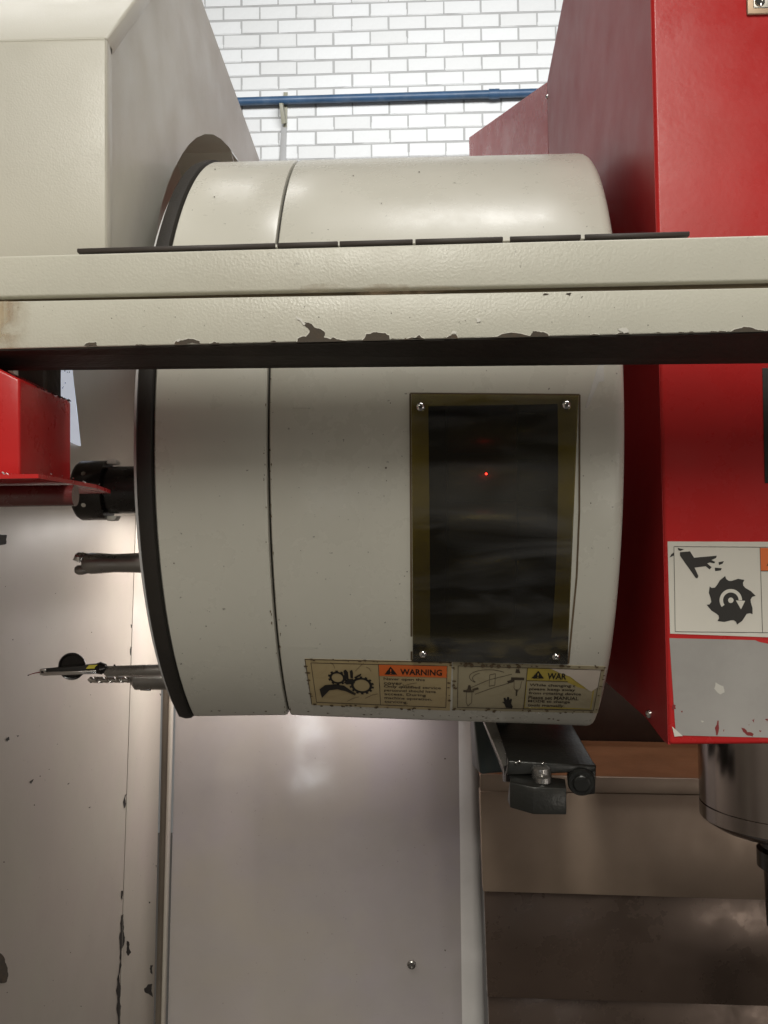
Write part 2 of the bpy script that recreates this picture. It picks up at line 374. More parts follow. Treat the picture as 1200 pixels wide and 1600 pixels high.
# ================================================================== TOOL MAGAZINE
ZC = 1.5+.1411; R = .4101; NEAR = 1.0; YC = NEAR+R
AL, AR, AS = (-.273, .0278, .0213), (.2234, .0334, .0118), (-.1513, .0017, .0142)
def endx(a, Y, Z): return a[0]+a[1]*(Y-NEAR)+a[2]*(Z-ZC)
def PC(px, py, off=0.):
    d = ray(px, py); rr = R+off; a = d.y**2+d.z**2; oy = CAM.y-YC; oz = CAM.z-ZC
    bq = oy*d.y+oz*d.z; cq = oy*oy+oz*oz-rr*rr; disc = max(bq*bq-a*cq, 0)
    return CAM + d*((-bq-sqrt(disc))/a)
def on_drum(off):
    def fn(px, py):
        p = PC(px, py); v = Vector((0, p.y-YC, p.z-ZC)).normalized(); return p + v*off
    return fn
def ang(p): return atan2(p.z-ZC, -(p.y-YC))      # 0 = nearest line, + upward
mag = thing('tool_magazine', (0, YC, ZC-R), 'large cream drum shaped tool magazine with a dark smoked window', 'tool magazine')
# bottom cut follows the photo's bottom edge
bot = [(303, 1119), (452, 1117), (700, 1126), (935, 1134)]
bl = [(PC(x, y).x, ang(PC(x, y))) for x, y in bot]
def thb(X):
    if X <= bl[0][0]: return bl[0][1]
    for (x0, a0), (x1, a1) in zip(bl[:-1], bl[1:]):
        if X <= x1: return a0+(a1-a0)*(X-x0)/(x1-x0)
    return bl[-1][1]
TH_BACK = pi+.95                               # where the sheet ends behind
WT = ang(PC(760, 633)); WB = ang(PC(760, 1010)); WXL = PC(671, 800).x; WXR = PC(871, 820).x   # window opening
def drum_shell(name, a0, a1, st, mat, hole=None, nth=300, flat=True):
    """st: list of (kind, value, radius offset). kind 0: fraction between the two end planes, 1: metres in from the left plane, 2: metres in from the right plane"""
    base = [i/nth for i in range(nth+1)]
    V = []; Fc = []; nS = len(st)
    def thetas(X):
        t0 = thb(X)
        th = [t0+(TH_BACK-t0)*u for u in base]
        return th
    grid = []
    for i, u in enumerate(base):
        row = []
        for kd, val, ro in st:
            Xg = val if kd == 3 else a0[0] if kd == 1 else a1[0] if kd == 2 else a0[0]+(a1[0]-a0[0])*val
            t0 = thb(Xg); th = t0+(TH_BACK-t0)*u
            if hole:   # snap the nearest rows onto the opening's edges
                for tt, k in ((WB, hole[2]), (WT, hole[3])):
                    w_ = max(0, 1-abs(i-k)/3.0)
                    if w_ > 0: th += (tt+(i-k)*(TH_BACK-t0)/nth - th)*(1 if i == k else w_)
            rr = R+ro
            Y = YC-rr*cos(th); Z = ZC+rr*sin(th)
            Yn = YC-R*cos(th); Zn = ZC+R*sin(th)
            xa, xb = endx(a0, Yn, Zn), endx(a1, Yn, Zn)
            X = xa+val if kd == 1 else xb-val if kd == 2 else xa+(xb-xa)*val
            if kd == 3: X = val
            row.append(len(V)); V.append((X, Y, Z))
        grid.append(row)
    for i in range(nth):
        for j in range(nS-1):
            if hole and hole[0] <= j < hole[1] and hole[2] <= i < hole[3]: continue
            Fc.append((grid[i][j], grid[i][j+1], grid[i+1][j+1], grid[i+1][j]))
    # flat floor under the shell, from the front cut to the back cut
    for j in range(nS-1):
        Fc.append((grid[0][j], grid[nth][j], grid[nth][j+1], grid[0][j+1]))
    return mesh(name, V, Fc, mat, mag, smooth=True, sharp=40)
nth = 300; t0_ = thb(.1)
kB = round((WB-t0_)/(TH_BACK-t0_)*nth); kT = round((WT-t0_)/(TH_BACK-t0_)*nth)
fil = [(2, .013*(1-sin(a)), -.013*(1-cos(a))) for a in [0, .35, .7, 1.05, 1.35, pi/2]]
st = [(1, .0035, -.012), (1, .0018, -.003), (1, .003, -.0008), (1, .0055, 0)]
st += [(0, f, 0) for f in (.12, .22, .32, .42)] + [(3, WXL, 0)] + [(3, WXL+(WXR-WXL)*f, 0) for f in (.25, .5, .75)] + [(3, WXR, 0)]
jl = len(st)-5
st += fil + [(2, .0, -.06), (2, .0, -.36)]
drum_shell('cover_main', AS, AR, st, M['drum'], hole=(jl, jl+4, kB, kT))
st2 = [(1, 0, -.36), (1, 0, -.01), (1, .001, -.003), (1, .003, 0), (0, .3, 0), (0, .6, 0), (2, .0045, 0), (2, .0015, -.001), (2, .0005, -.004), (2, .0005, -.02)]
drum_shell('cover_front_band', AL, AS, st2, M['drum'])
rimst = [(1, -.019, -.03), (1, -.019, -.006), (1, -.016, .0005), (1, -.008, .003), (1, -.001, .0025), (1, .0004, -.002), (1, .0, -.03)]
drum_shell('rubber_rim', AL, AS, rimst, M['black'])
# seam filler
sf = [(1, -.001, -.008), (1, .006, -.008)]
drum_shell('seam_gasket', AS, AR, sf, M['dark'])
# inner drum seen dark through the window
lathe('inner_carousel', (WXL-.03, YC, ZC), (1, 0, 0), [(0, .2), (0, R-.07), (WXR-WXL+.05, R-.07), (WXR-WXL+.05, .2)], M['black'], mag, 64)
for i in range(5):
    th = WB+.04+(WT-WB)*i/4.6; rr = R-.055
    p = Vector((WXL+.02, YC-rr*cos(th), ZC+rr*sin(th)))
    lathe('tool_pot', p, (1, 0, 0), [(0, .01), (0, .026), (.02, .03), (.075, .028), (.078, .018), (.11, .016)], M['arm'], mag, 24)
pled = on_drum(-.012)(761, 742)
lathe('led', pled, (0, -1, .05), [(0, .0008), (.0007, .0011), (.0014, .0006)], M['led'], mag, 12)
# rotating disc edge left of the rim
drum_shell('carousel_disc', AL, AS, [(1, -.0235, -.3), (1, -.0235, -.012), (1, -.0195, -.011), (1, -.0192, -.3)], M['discw'])
ll = bpy.data.lights.new('led_light', 'POINT'); ll.energy = .004; ll.color = (1, .03, .03); ll.shadow_soft_size = .002
lo = bpy.data.objects.new('led_light', ll); COL.objects.link(lo); lo.location = on_drum(-.004)(761, 742)
# smoked window sheet: bows with the drum
def quad(c, u, v):
    a = Vector(c[0]).lerp(Vector(c[1]), u); b_ = Vector(c[3]).lerp(Vector(c[2]), u); return a.lerp(b_, v)
wq = [(643, 617), (903, 619), (886, 1034), (645, 1029)]
def sheet(name, qd, mat, parent, o0, o1, nu=10, nv=30, fnx=None, corner=0.0, **k):
    V = []; Fc = []
    # rounded outline handled by pulling corners in
    for off in (o1, o0):
        f = on_drum(off)
        for j in range(nv+1):
            for i in range(nu+1):
                u, v = i/nu, j/nv
                p = quad(qd, u, v); V.append(f(p.x, p.y))
    n = (nu+1)*(nv+1); I = lambda i, j, s=0: s*n+j*(nu+1)+i
    for j in range(nv):
        for i in range(nu):
            Fc.append((I(i, j), I(i+1, j), I(i+1, j+1), I(i, j+1)))
            Fc.append((I(i, j, 1), I(i, j+1, 1), I(i+1, j+1, 1), I(i+1, j, 1)))
    for i in range(nu):
        Fc.append((I(i, 0), I(i, 0, 1), I(i+1, 0, 1), I(i+1, 0))); Fc.append((I(i, nv), I(i+1, nv), I(i+1, nv, 1), I(i, nv, 1)))
    for j in range(nv):
        Fc.append((I(0, j), I(0, j+1), I(0, j+1, 1), I(0, j, 1))); Fc.append((I(nu, j), I(nu, j, 1), I(nu, j+1, 1), I(nu, j+1)))
    return mesh(name, V, Fc, mat, parent, smooth=True, sharp=40, **k)
wq3 = [(x, y, 0) for x, y in wq]
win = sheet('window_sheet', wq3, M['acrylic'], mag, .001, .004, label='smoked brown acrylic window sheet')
# grimy sealant line round the sheet
fo = on_drum(.0006)
edge = line2d([(641, 615), (905.5, 617), (905.5, 640), (905, 800), (901, 900), (888, 1036), (643, 1031), (641, 615)], 3.0)
prints('sealant_line', edge, fo, M['grime'], mag)
for x, y in ((657, 637), (884, 634), (661, 1018), (868, 1022)):
    p = on_drum(.004)(x, y); nn = Vector((0, p.y-YC, p.z-ZC)).normalized()
    s = lathe('screw', p, nn, [(0, .0048), (.0008, .0047), (.0022, .0036), (.0028, .0022), (.0016, .0019), (.0016, .0002)], M['chrome'], mag, 20)
# ------ stickers on the drum
def sticker(name, outer, mat, off=.0004, label=None):
    return sheet(name, [(x, y, 0) for x, y in outer], mat, mag, 0.0001, off, 12, 8, label=label)
D1 = on_drum(.0008); D2 = on_drum(.0012)
s1 = sticker('warning_sticker', [(476, 1029), (706, 1034), (703, 1110), (487, 1101)], M['sticker_aged'], label='yellowed warning sticker with gears and a hand')
def bil(c, w_, h_):
    def fn(u, v):
        p = quad([(a, b_, 0) for a, b_ in c], u/w_, v/h_); return (p.x, p.y)
    return fn
S1 = bil([(476, 1029), (706, 1034), (703, 1110), (487, 1101)], 230, 75)
f1 = lambda x, y: D1(*S1(x, y)); f1b = lambda x, y: D2(*S1(x, y))
prints('border_line', line2d([(9, 6), (223, 6), (223, 70), (9, 70), (9, 6)], .9)+line2d([(115, 6), (115, 70)], .9)+line2d([(.5, .5), (229.5, .5)], 1.2)+line2d([(.5, .5), (.5, 74)], 1.0), f1, M['ink_faded'], s1)
prints('orange_header', [[(115.5, 6), (223, 6), (223, 24), (115.5, 24)]], f1, M['orange'], s1)
prints('hazard_triangle', [[(124, 21), (134, 8.5), (144, 21)]], f1b, M['ink'], s1)
text('exclamation_mark', '!', 133, 11.5, 135, 19.5, lambda x, y: on_drum(.0016)(*S1(x, y)), M['orange'], s1)
text('warning_lettering', 'WARNING', 149, 11.5, 215, 20.5, f1b, M['ink'], s1, bold=.02)
for i, (s, xe) in enumerate((('Never open this', 188), ('cover.', 154), ('Only qualified service', 214), ('personnel should have', 206), ('access. During', 190), ('machine operation,', 200), ('servicing.', 160))):
    text('small_lettering', s, 122, 26.2+i*6.0, xe, 31.4+i*6.0, f1, M['ink_faded'], s1, bold=.012)
def gear(cx, cy, r, n, ky=1, ri=.72, tooth=.2):
    out = []
    for i in range(n):
        for k in range(4):
            a = 2*pi*(i+k/4)/n; b_ = 2*pi*(i+(k+1)/4)/n; ro = r*(1+tooth) if k in (1, 2) else r
            out.append([(cx+ro*cos(a), cy+ky*ro*sin(a)), (cx+ro*cos(b_), cy+ky*ro*sin(b_)), (cx+ri*r*cos(b_), cy+ky*ri*r*sin(b_)), (cx+ri*r*cos(a), cy+ky*ri*r*sin(a))])
    return out
prints('gear_symbol', gear(48, 29, 12.5, 10, .78), f1, M['ink'], s1)
prints('gear_symbol', gear(86, 40, 17, 14, .72, .76, .17), f1, M['ink'], s1)
prints('hand_symbol', [[(17, 48), (27, 41), (44, 39), (58, 41), (66, 47), (76, 53), (74, 56), (60, 50), (46, 47), (33, 49), (19, 62)],
                       [(60, 30), (59, 17), (63, 15), (66, 19), (66, 30)], [(69, 28), (69, 17), (73, 15), (74, 20), (73, 29)], [(75, 27), (86, 21), (87, 23), (77, 29)],
                       [(58, 36), (64, 30), (72, 30), (76, 36), (68, 38), (62, 39)]], f1b, M['ink'], s1)
random.seed(5)
def grime_patches(n, W, H, pts=None):
    out = []
    for i in range(n):
        e = random.random(); 
        if e < .35: x, y = random.uniform(0, W), random.uniform(-.5, 2.5)
        elif e < .7: x, y = random.uniform(0, W), H-random.uniform(-.5, 3)
        elif e < .85: x, y = random.uniform(0, 4), random.uniform(0, H)
        else: x, y = W-random.uniform(0, 4), random.uniform(0, H)
        r_ = random.uniform(.6, 2.2); out.append(rough_outline(circ(x, y, r_*1.6, r_*.7, 7), .25, 1))
    return out
prints('grime_spots', grime_patches(46, 230, 75), f1b, M['grime'], s1)
for x0, y0, x1, y1 in ((40, 4, 46, 14), (78, 17, 92, 4), (95, 10, 103, 17), (90, 60, 112, 52), (150, 40, 175, 33), (60, 66, 80, 58)):
    prints('crease', line2d([(x0, y0), ((x0+x1)/2+1, (y0+y1)/2-1.5), (x1, y1)], .6), f1b, M['grime'], s1)
Q2 = [(708, 1034), (946, 1041), (934, 1114), (707, 1109)]
s2 = sticker('warning_sticker', Q2, M['sticker_aged2'], label='stained warning sticker showing the swinging arm and lifted film')
S2 = bil(Q2, 238, 75); g1 = lambda x, y: D1(*S2(x, y)); g2 = lambda x, y: D2(*S2(x, y))
prints('yellow_panel', [[(117, 5), (165, 5), (205, 22), (226, 28), (226, 69), (117, 69)]], on_drum(.0006) and (lambda x, y: on_drum(.00062)(*S2(x, y))), M['sticker_yellow'], s2)
prints('lifted_film', [rough_outline([(150, 4), (232, 4), (232, 32), (222, 40), (205, 30), (185, 17)], .03, 2)], lambda x, y: on_drum(.0011)(*S2(x, y)), M['sticker_film'], s2)
prints('lower_panel', [rough_outline([(118, 26), (180, 26), (200, 34), (224, 40), (224, 68), (118, 68)], .02, 1)], lambda x, y: on_drum(.0007)(*S2(x, y)), M['sticker_aged2'], s2)
prints('border_line', line2d([(8, 5), (232, 5), (230, 70), (8, 70), (8, 5)], .9)+line2d([(116.5, 5), (116, 70)], 1.0)+line2d([(117, 25), (182, 25)], .9), g2, M['ink_faded'], s2)
prints('hazard_triangle', [[(124, 21.5), (134, 9), (144, 21)]], g2, M['ink'], s2)
text('exclamation_mark', '!', 133, 12.5, 135, 19.5, lambda x, y: on_drum(.0016)(*S2(x, y)), M['sticker_yellow'], s2)
text('warning_lettering', 'WAR', 149, 12, 179, 21.5, g2, M['ink'], s2, bold=.02)
for i, (s, xe) in enumerate((('While changing t', 195), ('please keep away', 196), ('from rotating device', 206), ('Please set MANUAL', 203), ('MODE to change', 190), ('tools manually.', 182))):
    text('small_lettering', s, 122, 29.5+i*6.4, xe, 34.8+i*6.4, g2, M['ink_faded'], s2, bold=.02)
prints('arm_drawing', line2d([(22, 42), (57, 26), (93, 16)], .7)+line2d([(36, 49), (62, 39), (96, 28)], .7)+line2d([(58, 18), (67, 16), (67, 34), (58, 36), (58, 18)], .7)
       + line2d(circ(58, 22, 32, 12, 16, pi*.75, pi*1.75), .7)+line2d(circ(58, 24, 27, 10, 12, pi*.8, pi*1.3), .7)
       + line2d([(22, 46), (22, 62), (25, 68), (31, 62), (31, 46), (22, 46)], .7) + line2d([(97, 27), (98, 38), (103, 44), (108, 37), (109, 27)], .7), g1, M['ink_faded'], s2)
prints('tool_symbol', [[(17, 43), (34, 43), (34, 46), (17, 46)], [(23, 43), (25, 35), (28, 35), (30, 43)], [(92, 21), (113, 21), (113, 25), (92, 25)], [(98, 14), (99, 8), (104, 8), (106, 14)], [(101, 40), (104, 40), (103.5, 50), (101.5, 50)], [(86, 27), (97, 24), (98, 27), (88, 30)],
        [(31, 41), (40, 38), (42, 41), (33, 44)]], g1, M['ink_faded'], s2)
prints('hand_symbol', [[(80, 60), (84, 60), (82, 54), (85, 53), (87, 57), (88, 52), (91, 52), (92, 57), (94, 54), (96, 56), (95, 62), (98, 67), (97, 70), (87, 69), (84, 63)]], g1, M['ink'], s2)
prints('grime_spots', grime_patches(60, 238, 75)+[rough_outline(circ(18+i*14+random.uniform(-3, 3), 4, 3.4, 2.8, 8), .2, 1) for i in range(7)], g2, M['grime'], s2)
# clear tape near the top right
tp = on_drum(.0006)
prints('clear_tape_strip', [[(936, 566), (943, 566), (944, 596), (936, 597), (918, 638), (914, 637)]], tp, M['cleartape'], mag)
# dark dirt specks on the cover
sp = []
for x, y, r_ in ((603, 731, 1.7), (604, 751, 1), (272, 880, 1.2), (322, 978, 1.2), (600, 775, .9), (610, 630, 1.1), (632, 900, .9), (636, 893, 1), (923, 786, 1), (935, 1020, 1), (930, 1040, 1.3), (560, 770, .8), (500, 1006, .8), (470, 860, .7), (380, 820, .8), (655, 269, 1.2), (335, 308, 1.2), (336, 265, 1), (552, 275, 1), (596, 318, .8), (350, 690, .6), (300, 1060, .9), (540, 620, .6), (610, 1000, .8)):
    sp.append(rough_outline(circ(x, y, r_*.9, r_, 6), .3, 1))
prints('dirt_specks', sp, on_drum(.0004), M['primer'], mag)
random.seed(55)
gl2 = []
for i in range(26):
    yy_ = random.uniform(585, 1112); xs_ = 418+max(0, (yy_-760))**2*.000262+random.choice([-4, 5])*random.uniform(.6, 1.5)
    gl2.append(rough_outline(circ(xs_, yy_, random.uniform(.4, 1.0), random.uniform(.8, 3), 7), .3, 1))
for i in range(30):
    xx_ = random.uniform(310, 930); gl2.append(rough_outline(circ(xx_, 1113+(xx_-450)*.03*(xx_ > 450)-random.uniform(0, 3), random.uniform(.6, 2.5), random.uniform(.4, .9), 7), .3, 1))
prints('grime_spots', gl2, on_drum(.0004), M['grime'], mag)
# tool pot flange behind the rim
pf = PX(224, 878, AL[0]-.028)

# ================================================================== MACHINE ENCLOSURE (header rail, cabinet, walls)
enc = thing('machine_enclosure', (0, .9, .4), 'cream sheet metal machine enclosure with chipped header rail across the front', 'machine enclosure')
YB = .80
zb = PY(600, 532, YB).z; YBB = None
d_ = ray(600, 570); YBB = (zb-CAM.z)/d_.z*d_.y
def railrow(pl, pr, Y, xl=-260, xr=1460):
    a = PY(pl[0], pl[1], Y); b_ = PY(pr[0], pr[1], Y); d = (b_-a)/(pr[0]-pl[0])
    return a+d*(xl-pl[0]), a+d*(xr-pl[0])
UL, UR = railrow((0, 400), (1200, 367), YB+.004)
UL2, UR2 = railrow((0, 464), (1200, 438), YB+.004)
LL, LR = railrow((0, 471), (1200, 449.5), YB)
LL2, LR2 = railrow((0, 545), (1200, 517), YB)
dY = Vector((0, YBB-YB, 0))
def back(p, dz=0, k=1.): return p + dY*k + Vector((0, 0, dz))
hexa('upper_rail', [UL, UR, UR2, UL2], [back(UL), back(UR), back(UR2), back(UL2)], M['beam'], enc, .0022, 3)
bL, bR = railrow((60, 577), (1200, 566), YBB)
bL.z += 0; 
hexa('lower_rail', [LL, LR, LR2, LL2], [back(LL), back(LR), bR+Vector((0, 0, .002)), bL+Vector((0, 0, .002))], M['beam'], enc, .0011, 3)
# dark joint between the rails, set back
hexa('rail_joint', [UL2+Vector((0, .010, .003)), UR2+Vector((0, .010, .003)), LR+Vector((0, .010, -.003)), LL+Vector((0, .010, -.003))], [p+Vector((0, .05, 0)) for p in (UL2, UR2, LR, LL)], M['joint'], enc, 0)
# joint dust line
# grimy underside skin 1.2 mm below the rail
o_ = Vector((0, 0, -.0012)); ins = Vector((0, .0022, 0))
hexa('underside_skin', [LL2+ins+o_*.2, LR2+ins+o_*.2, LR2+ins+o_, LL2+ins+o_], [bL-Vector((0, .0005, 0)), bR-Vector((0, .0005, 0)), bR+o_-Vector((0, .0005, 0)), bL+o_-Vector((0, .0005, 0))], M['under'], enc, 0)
def on_under(px, py):
    # underside plane through the four corners
    n = (LR2-LL2).cross(bL-LL2).normalized(); d = ray(px, py); t_ = (LL2+o_*2.2-CAM).dot(n)/d.dot(n); return CAM+d*t_
random.seed(11)
for P in ([(742, 556), (758, 553), (777, 557), (774, 563), (755, 560)], [(816, 552), (850, 553), (868, 557), (850, 560), (828, 563)], [(1030, 564), (1060, 564), (1055, 567), (1035, 567)]):
    prints('paint_flake', [rough_outline(P, .15, 2)], on_under, M['primer'], enc)
# rubber seal strips lying on the rail
def topz(px):   # a point on the rail's top edge
    f_ = (px+260)/1720; return UL.lerp(UR, f_)
segs = [(120, 430), (433, 528), (530.5, 645), (649, 786), (797, 908), (914, 1078)]
for a, b_ in segs:
    p0 = PY(a, 400-a*.0278-2.2, YB+.012); p1 = PY(b_, 400-b_*.0278-2.2, YB+.012)
    hh = Vector((0, 0, .0036)); yy = Vector((0, .02, 0))
    hexa('rubber_strip', [p0+hh, p1+hh, p1, p0], [p0+hh+yy, p1+hh+yy, p1+yy, p0+yy], M['strip'], enc, .0005, 1)
for a, b_ in ((426, 436), (525, 534), (642, 653), (781, 806), (903, 922)):
    p0 = PY(a, 400-a*.0278-2.0, YB+.0135); p1 = PY(b_, 400-b_*.0278-2.0, YB+.0135)
    hh = Vector((0, 0, .0022)); yy = Vector((0, .015, 0))
    hexa('white_tape', [p0+hh, p1+hh, p1, p0], [p0+hh+yy, p1+hh+yy, p1+yy, p0+yy], M['tape'], enc, 0)
# paint chips on the lower rail
def on_rail(off):
    return lambda px, py: PY(px, py, YB-off)
chips = [[(131, 540), (136, 536), (150, 534), (151, 541)],
         [(272, 538), (278, 531), (294, 529), (312, 533), (313, 537), (290, 538.5)],
         [(325, 537), (334, 534), (342, 535), (343, 537.5)],
         [(464, 535), (465, 529), (478, 526), (484, 517), (478, 511), (476, 503), (487, 506), (491, 511), (498, 513), (508, 520), (506, 527), (516, 530), (520, 527), (532, 531), (545, 534)],
         [(565, 534), (572, 522), (584, 519), (602, 520), (608, 524), (609, 533)],
         [(622, 531), (645, 530), (655, 523), (663, 529), (664, 532)],
         [(695, 531), (706, 523), (713, 523), (716, 530)],
         [(730, 530), (770, 527), (828, 525), (833, 517), (842, 518), (857, 523), (858, 528)],
         [(919, 526), (930, 522), (942, 525)],
         [(958, 525), (968, 520), (978, 519), (987, 524)],
         [(1105, 522), (1140, 520), (1155, 513), (1170, 511), (1190, 516), (1200, 517), (1200, 519)]]
random.seed(3)
for P in chips:
    Q = [(x, min(y, 545.6-.02333*x)) for x, y in rough_outline(P, .14, 3)]; cxx = sum(p[0] for p in Q)/len(Q); ymx = max(p[1] for p in Q)
    prints('paint_edge', [[(cxx+(x-cxx)*1.03+random.uniform(-.5, .5), min(y-1.1+random.uniform(-.5, .4), ymx)) for x, y in Q]], on_rail(.0003), M['paint_edge'], enc)
    prints('paint_chip', [Q], on_rail(.0005), M['primer'], enc)
for P in ([(459, 491), (470, 497), (478, 506), (474, 508), (464, 499)], [(275, 531), (281, 528), (282, 532), (277, 534)], [(707, 517), (714, 518), (712, 522), (705, 522)], [(965, 514), (978, 512), (984, 519), (975, 521)], [(743, 497), (750, 498), (751, 502), (745, 503)]):
    prints('lifted_paint', [rough_outline(P, .15, 2)], on_rail(.0009), M['tape'], enc)
prints('scratch_mark', [rough_outline(P, .2, 2) for P in ([(746, 501), (751, 502), (749, 504)], [(884, 459), (893, 458), (890, 462)], [(848, 460), (858, 459), (852, 461)], [(905, 464), (911, 463), (909, 465)])], on_rail(.0005), M['primer'], enc)
# rust stain at the rail's left end
rustm, t, b = nt('rust_run'); co = N(t, 'ShaderNodeTexCoord').outputs['Object']
mp = N(t, 'ShaderNodeMapping'); mp.inputs['Scale'].default_value = (90, 1, 9); t.links.new(co, mp.inputs[0])
t.links.new(mixc(t, ramp(t, noise(t, 1, 5, .6, mp.outputs[0]), .35, .65), (.33, .17, .06), (.60, .53, .38)), b.inputs['Base Color']); b.inputs['Roughness'].default_value = .6
tr = N(t, 'ShaderNodeBsdfTransparent'); ms = N(t, 'ShaderNodeMixShader')
grad = ramp(t, noise(t, 45, 5, .6, co), .36, .6, .15, .85)
sx_ = N(t, 'ShaderNodeSeparateXYZ'); t.links.new(co, sx_.inputs[0])
mu = N(t, 'ShaderNodeMath', operation='MULTIPLY'); t.links.new(grad, mu.inputs[0]); t.links.new(ramp(t, sx_.outputs[0], PY(2, 500, YB).x, PY(50, 500, YB).x, 1, 0), mu.inputs[1])
t.links.new(mu.outputs[0], ms.inputs[0]); t.links.new(tr.outputs[0], ms.inputs[1]); t.links.new(b.outputs[0], ms.inputs[2]); t.links.new(ms.outputs[0], t.nodes['Material Output'].inputs[0])
prints('rust_stain', [rough_outline([(-120, 474), (52, 473), (56, 543), (-120, 546)], .05, 2)], on_rail(.0005), rustm, enc)

faint, t, b = nt('faint_brown_stain'); co = N(t, 'ShaderNodeTexCoord').outputs['Object']
b.inputs['Base Color'].default_value = (.30, .2, .11, 1); b.inputs['Roughness'].default_value = .6
tr = N(t, 'ShaderNodeBsdfTransparent'); ms = N(t, 'ShaderNodeMixShader'); t.links.new(ramp(t, noise(t, 28, 6, .65, co, .5), .42, .75, 0, .55), ms.inputs[0])
t.links.new(tr.outputs[0], ms.inputs[1]); t.links.new(b.outputs[0], ms.inputs[2]); t.links.new(ms.outputs[0], t.nodes['Material Output'].inputs[0])
random.seed(31)
for P in ([(470, 446), (560, 448), (640, 444), (720, 450), (720, 453), (470, 458)],):
    prints('grease_stain', [rough_outline(P, .05, 2)], lambda px, py: PY(px, py, YB+.0036), faint, enc)
for i in range(16):
    x = random.choice([random.uniform(650, 1190), random.uniform(60, 640)]); y = 545.2-.02333*x; w_ = random.uniform(2, 9); h_ = random.uniform(1, 3)
    prints('paint_chip', [[(a, min(b_, y)) for a, b_ in rough_outline([(x-w_, y), (x-w_*.4, y-h_), (x+w_*.5, y-h_*.7), (x+w_, y)], .2, 2)]], on_rail(.0004), M['primer'], enc)
prints('dirt_specks', [rough_outline(circ(random.uniform(0, 1200), random.uniform(478, 512), random.uniform(.4, .9), n=6), .25, 1) for _ in range(26)], on_rail(.0003), M['primer'], enc)

# ---- cabinet, upper left
XS_ = -.305; XIN = -.40
YF = PX(165, 200, XS_).y
BZ = lambda Y: CAM.z+Y*.253
A = Vector((XS_, YF, BZ(YF))); B = Vector((XS_, YF, PX(165, 60, XS_).z)); Cq = PX(210, 0, XS_)
Cc = B+(Cq-B)*2.4; E_ = PX(405, 248, XS_); Dq = PX(315, 0, XS_); Dd = E_+(Dq-E_)*1.1
Fq = Vector((XS_, E_.y+.12, BZ(E_.y+.12)))
hole_px = [(243, 382), (246, 355), (251, 325), (262, 288), (272, 264), (285, 240), (296, 225), (307, 215), (320, 209.5), (333, 210), (345, 217), (357, 229), (370, 248)]
hp = [PX(x, y, XS_) for x, y in hole_px]
h_end = hp[-1]+(hp[-1]-hp[-2])*.8; h_end2 = h_end+Vector((0, .05, -.12)); h_start = Vector((XS_, hp[0].y-.012, BZ(hp[0].y-.012))); h_end3 = Vector((XS_, h_end2.y+.01, BZ(h_end2.y+.01)))
inner = [h_end]+hp[::-1]+[h_start]
def resample(path, n):
    L = [0]
    for a, b_ in zip(path[:-1], path[1:]): L.append(L[-1]+(b_-a).length)
    out = []
    for i in range(n):
        t_ = L[-1]*i/(n-1); k_ = max(j for j in range(len(L)-1) if L[j] <= t_+1e-9)
        out.append(path[k_].lerp(path[k_+1], (t_-L[k_])/(L[k_+1]-L[k_])))
    return out
outer = resample([E_, Dd], 4)+resample([Dd, Cc], 4)[1:]+resample([Cc, B], 5)[1:]+resample([B, A], 5)[1:]
assert len(outer) == len(inner), (len(outer), len(inner))
def plate_yz(name, pts, x0, x1, mat, parent, **k):
    n = len(pts); bm = bmesh.new()
    vs = [bm.verts.new((x0, p.y, p.z)) for p in pts]; f = bm.faces.new(vs)
    r_ = bmesh.ops.triangulate(bm, faces=[f], ngon_method='EAR_CLIP'); bm.verts.index_update()
    tri = [[v.index for v in ff.verts] for ff in bm.faces]; bm.free()
    V = [(x0, p.y, p.z) for p in pts]+[(x1, p.y, p.z) for p in pts]
    Fc = tri+[[i+n for i in t_[::-1]] for t_ in tri]+[(i, (i+1) % n, n+(i+1) % n, n+i) for i in range(n)]
    return mesh(name, V, Fc, mat, parent, **k)
V = [(XS_, p.y, p.z) for p in outer+inner+[Fq, h_end3, h_end2]]; n_ = len(outer)
Fc = [(i, i+1, n_+i+1, n_+i) for i in range(n_-1)]+[(0, n_, 2*n_+2, 2*n_+1, 2*n_)]
side = mesh('side_panel', V, Fc, M['cab_side'], enc)
XF = -1.5
rf = .006
def sheet_between(name, pts, x0, x1, mat, th=.0015, **k):
    """bent sheet: profile pts in YZ swept from x0 to x1"""
    V = []; n = len(pts)
    for x in (x0, x1):
        for p in pts: V.append((x, p.y, p.z))
    Fc = [(i, i+1, n+i+1, n+i) for i in range(n-1)]
    return mesh(name, V, Fc, mat, enc, smooth=True, sharp=45, **k)
def rounded(pts, r, n=4):
    out = [pts[0]]
    for a, b_, c in zip(pts[:-2], pts[1:-1], pts[2:]):
        d1 = (a-b_).normalized(); d2 = (c-b_).normalized()
        p1 = b_+d1*r; p2 = b_+d2*r
        for i in range(n+1):
            t_ = i/n; out.append(p1*(1-t_)**2+b_*2*t_*(1-t_)+p2*t_*t_)
    return out+[pts[-1]]
hexa('front_panel', [Vector((XF, YF, B.z)), Vector((XS_+.0012, YF, B.z)), Vector((XS_+.0012, YF, BZ(YF))), Vector((XF, YF, BZ(YF)))],
     [Vector((XF, YF+.02, B.z+.001)), Vector((XS_+.0012, YF+.02, B.z+.001)), Vector((XS_+.0012, YF+.02, BZ(YF))), Vector((XF, YF+.02, BZ(YF)))], M['cab'], enc, .003, 3)
sdir = (Cc-B).normalized(); nrm = Vector((0, -sdir.z, sdir.y))
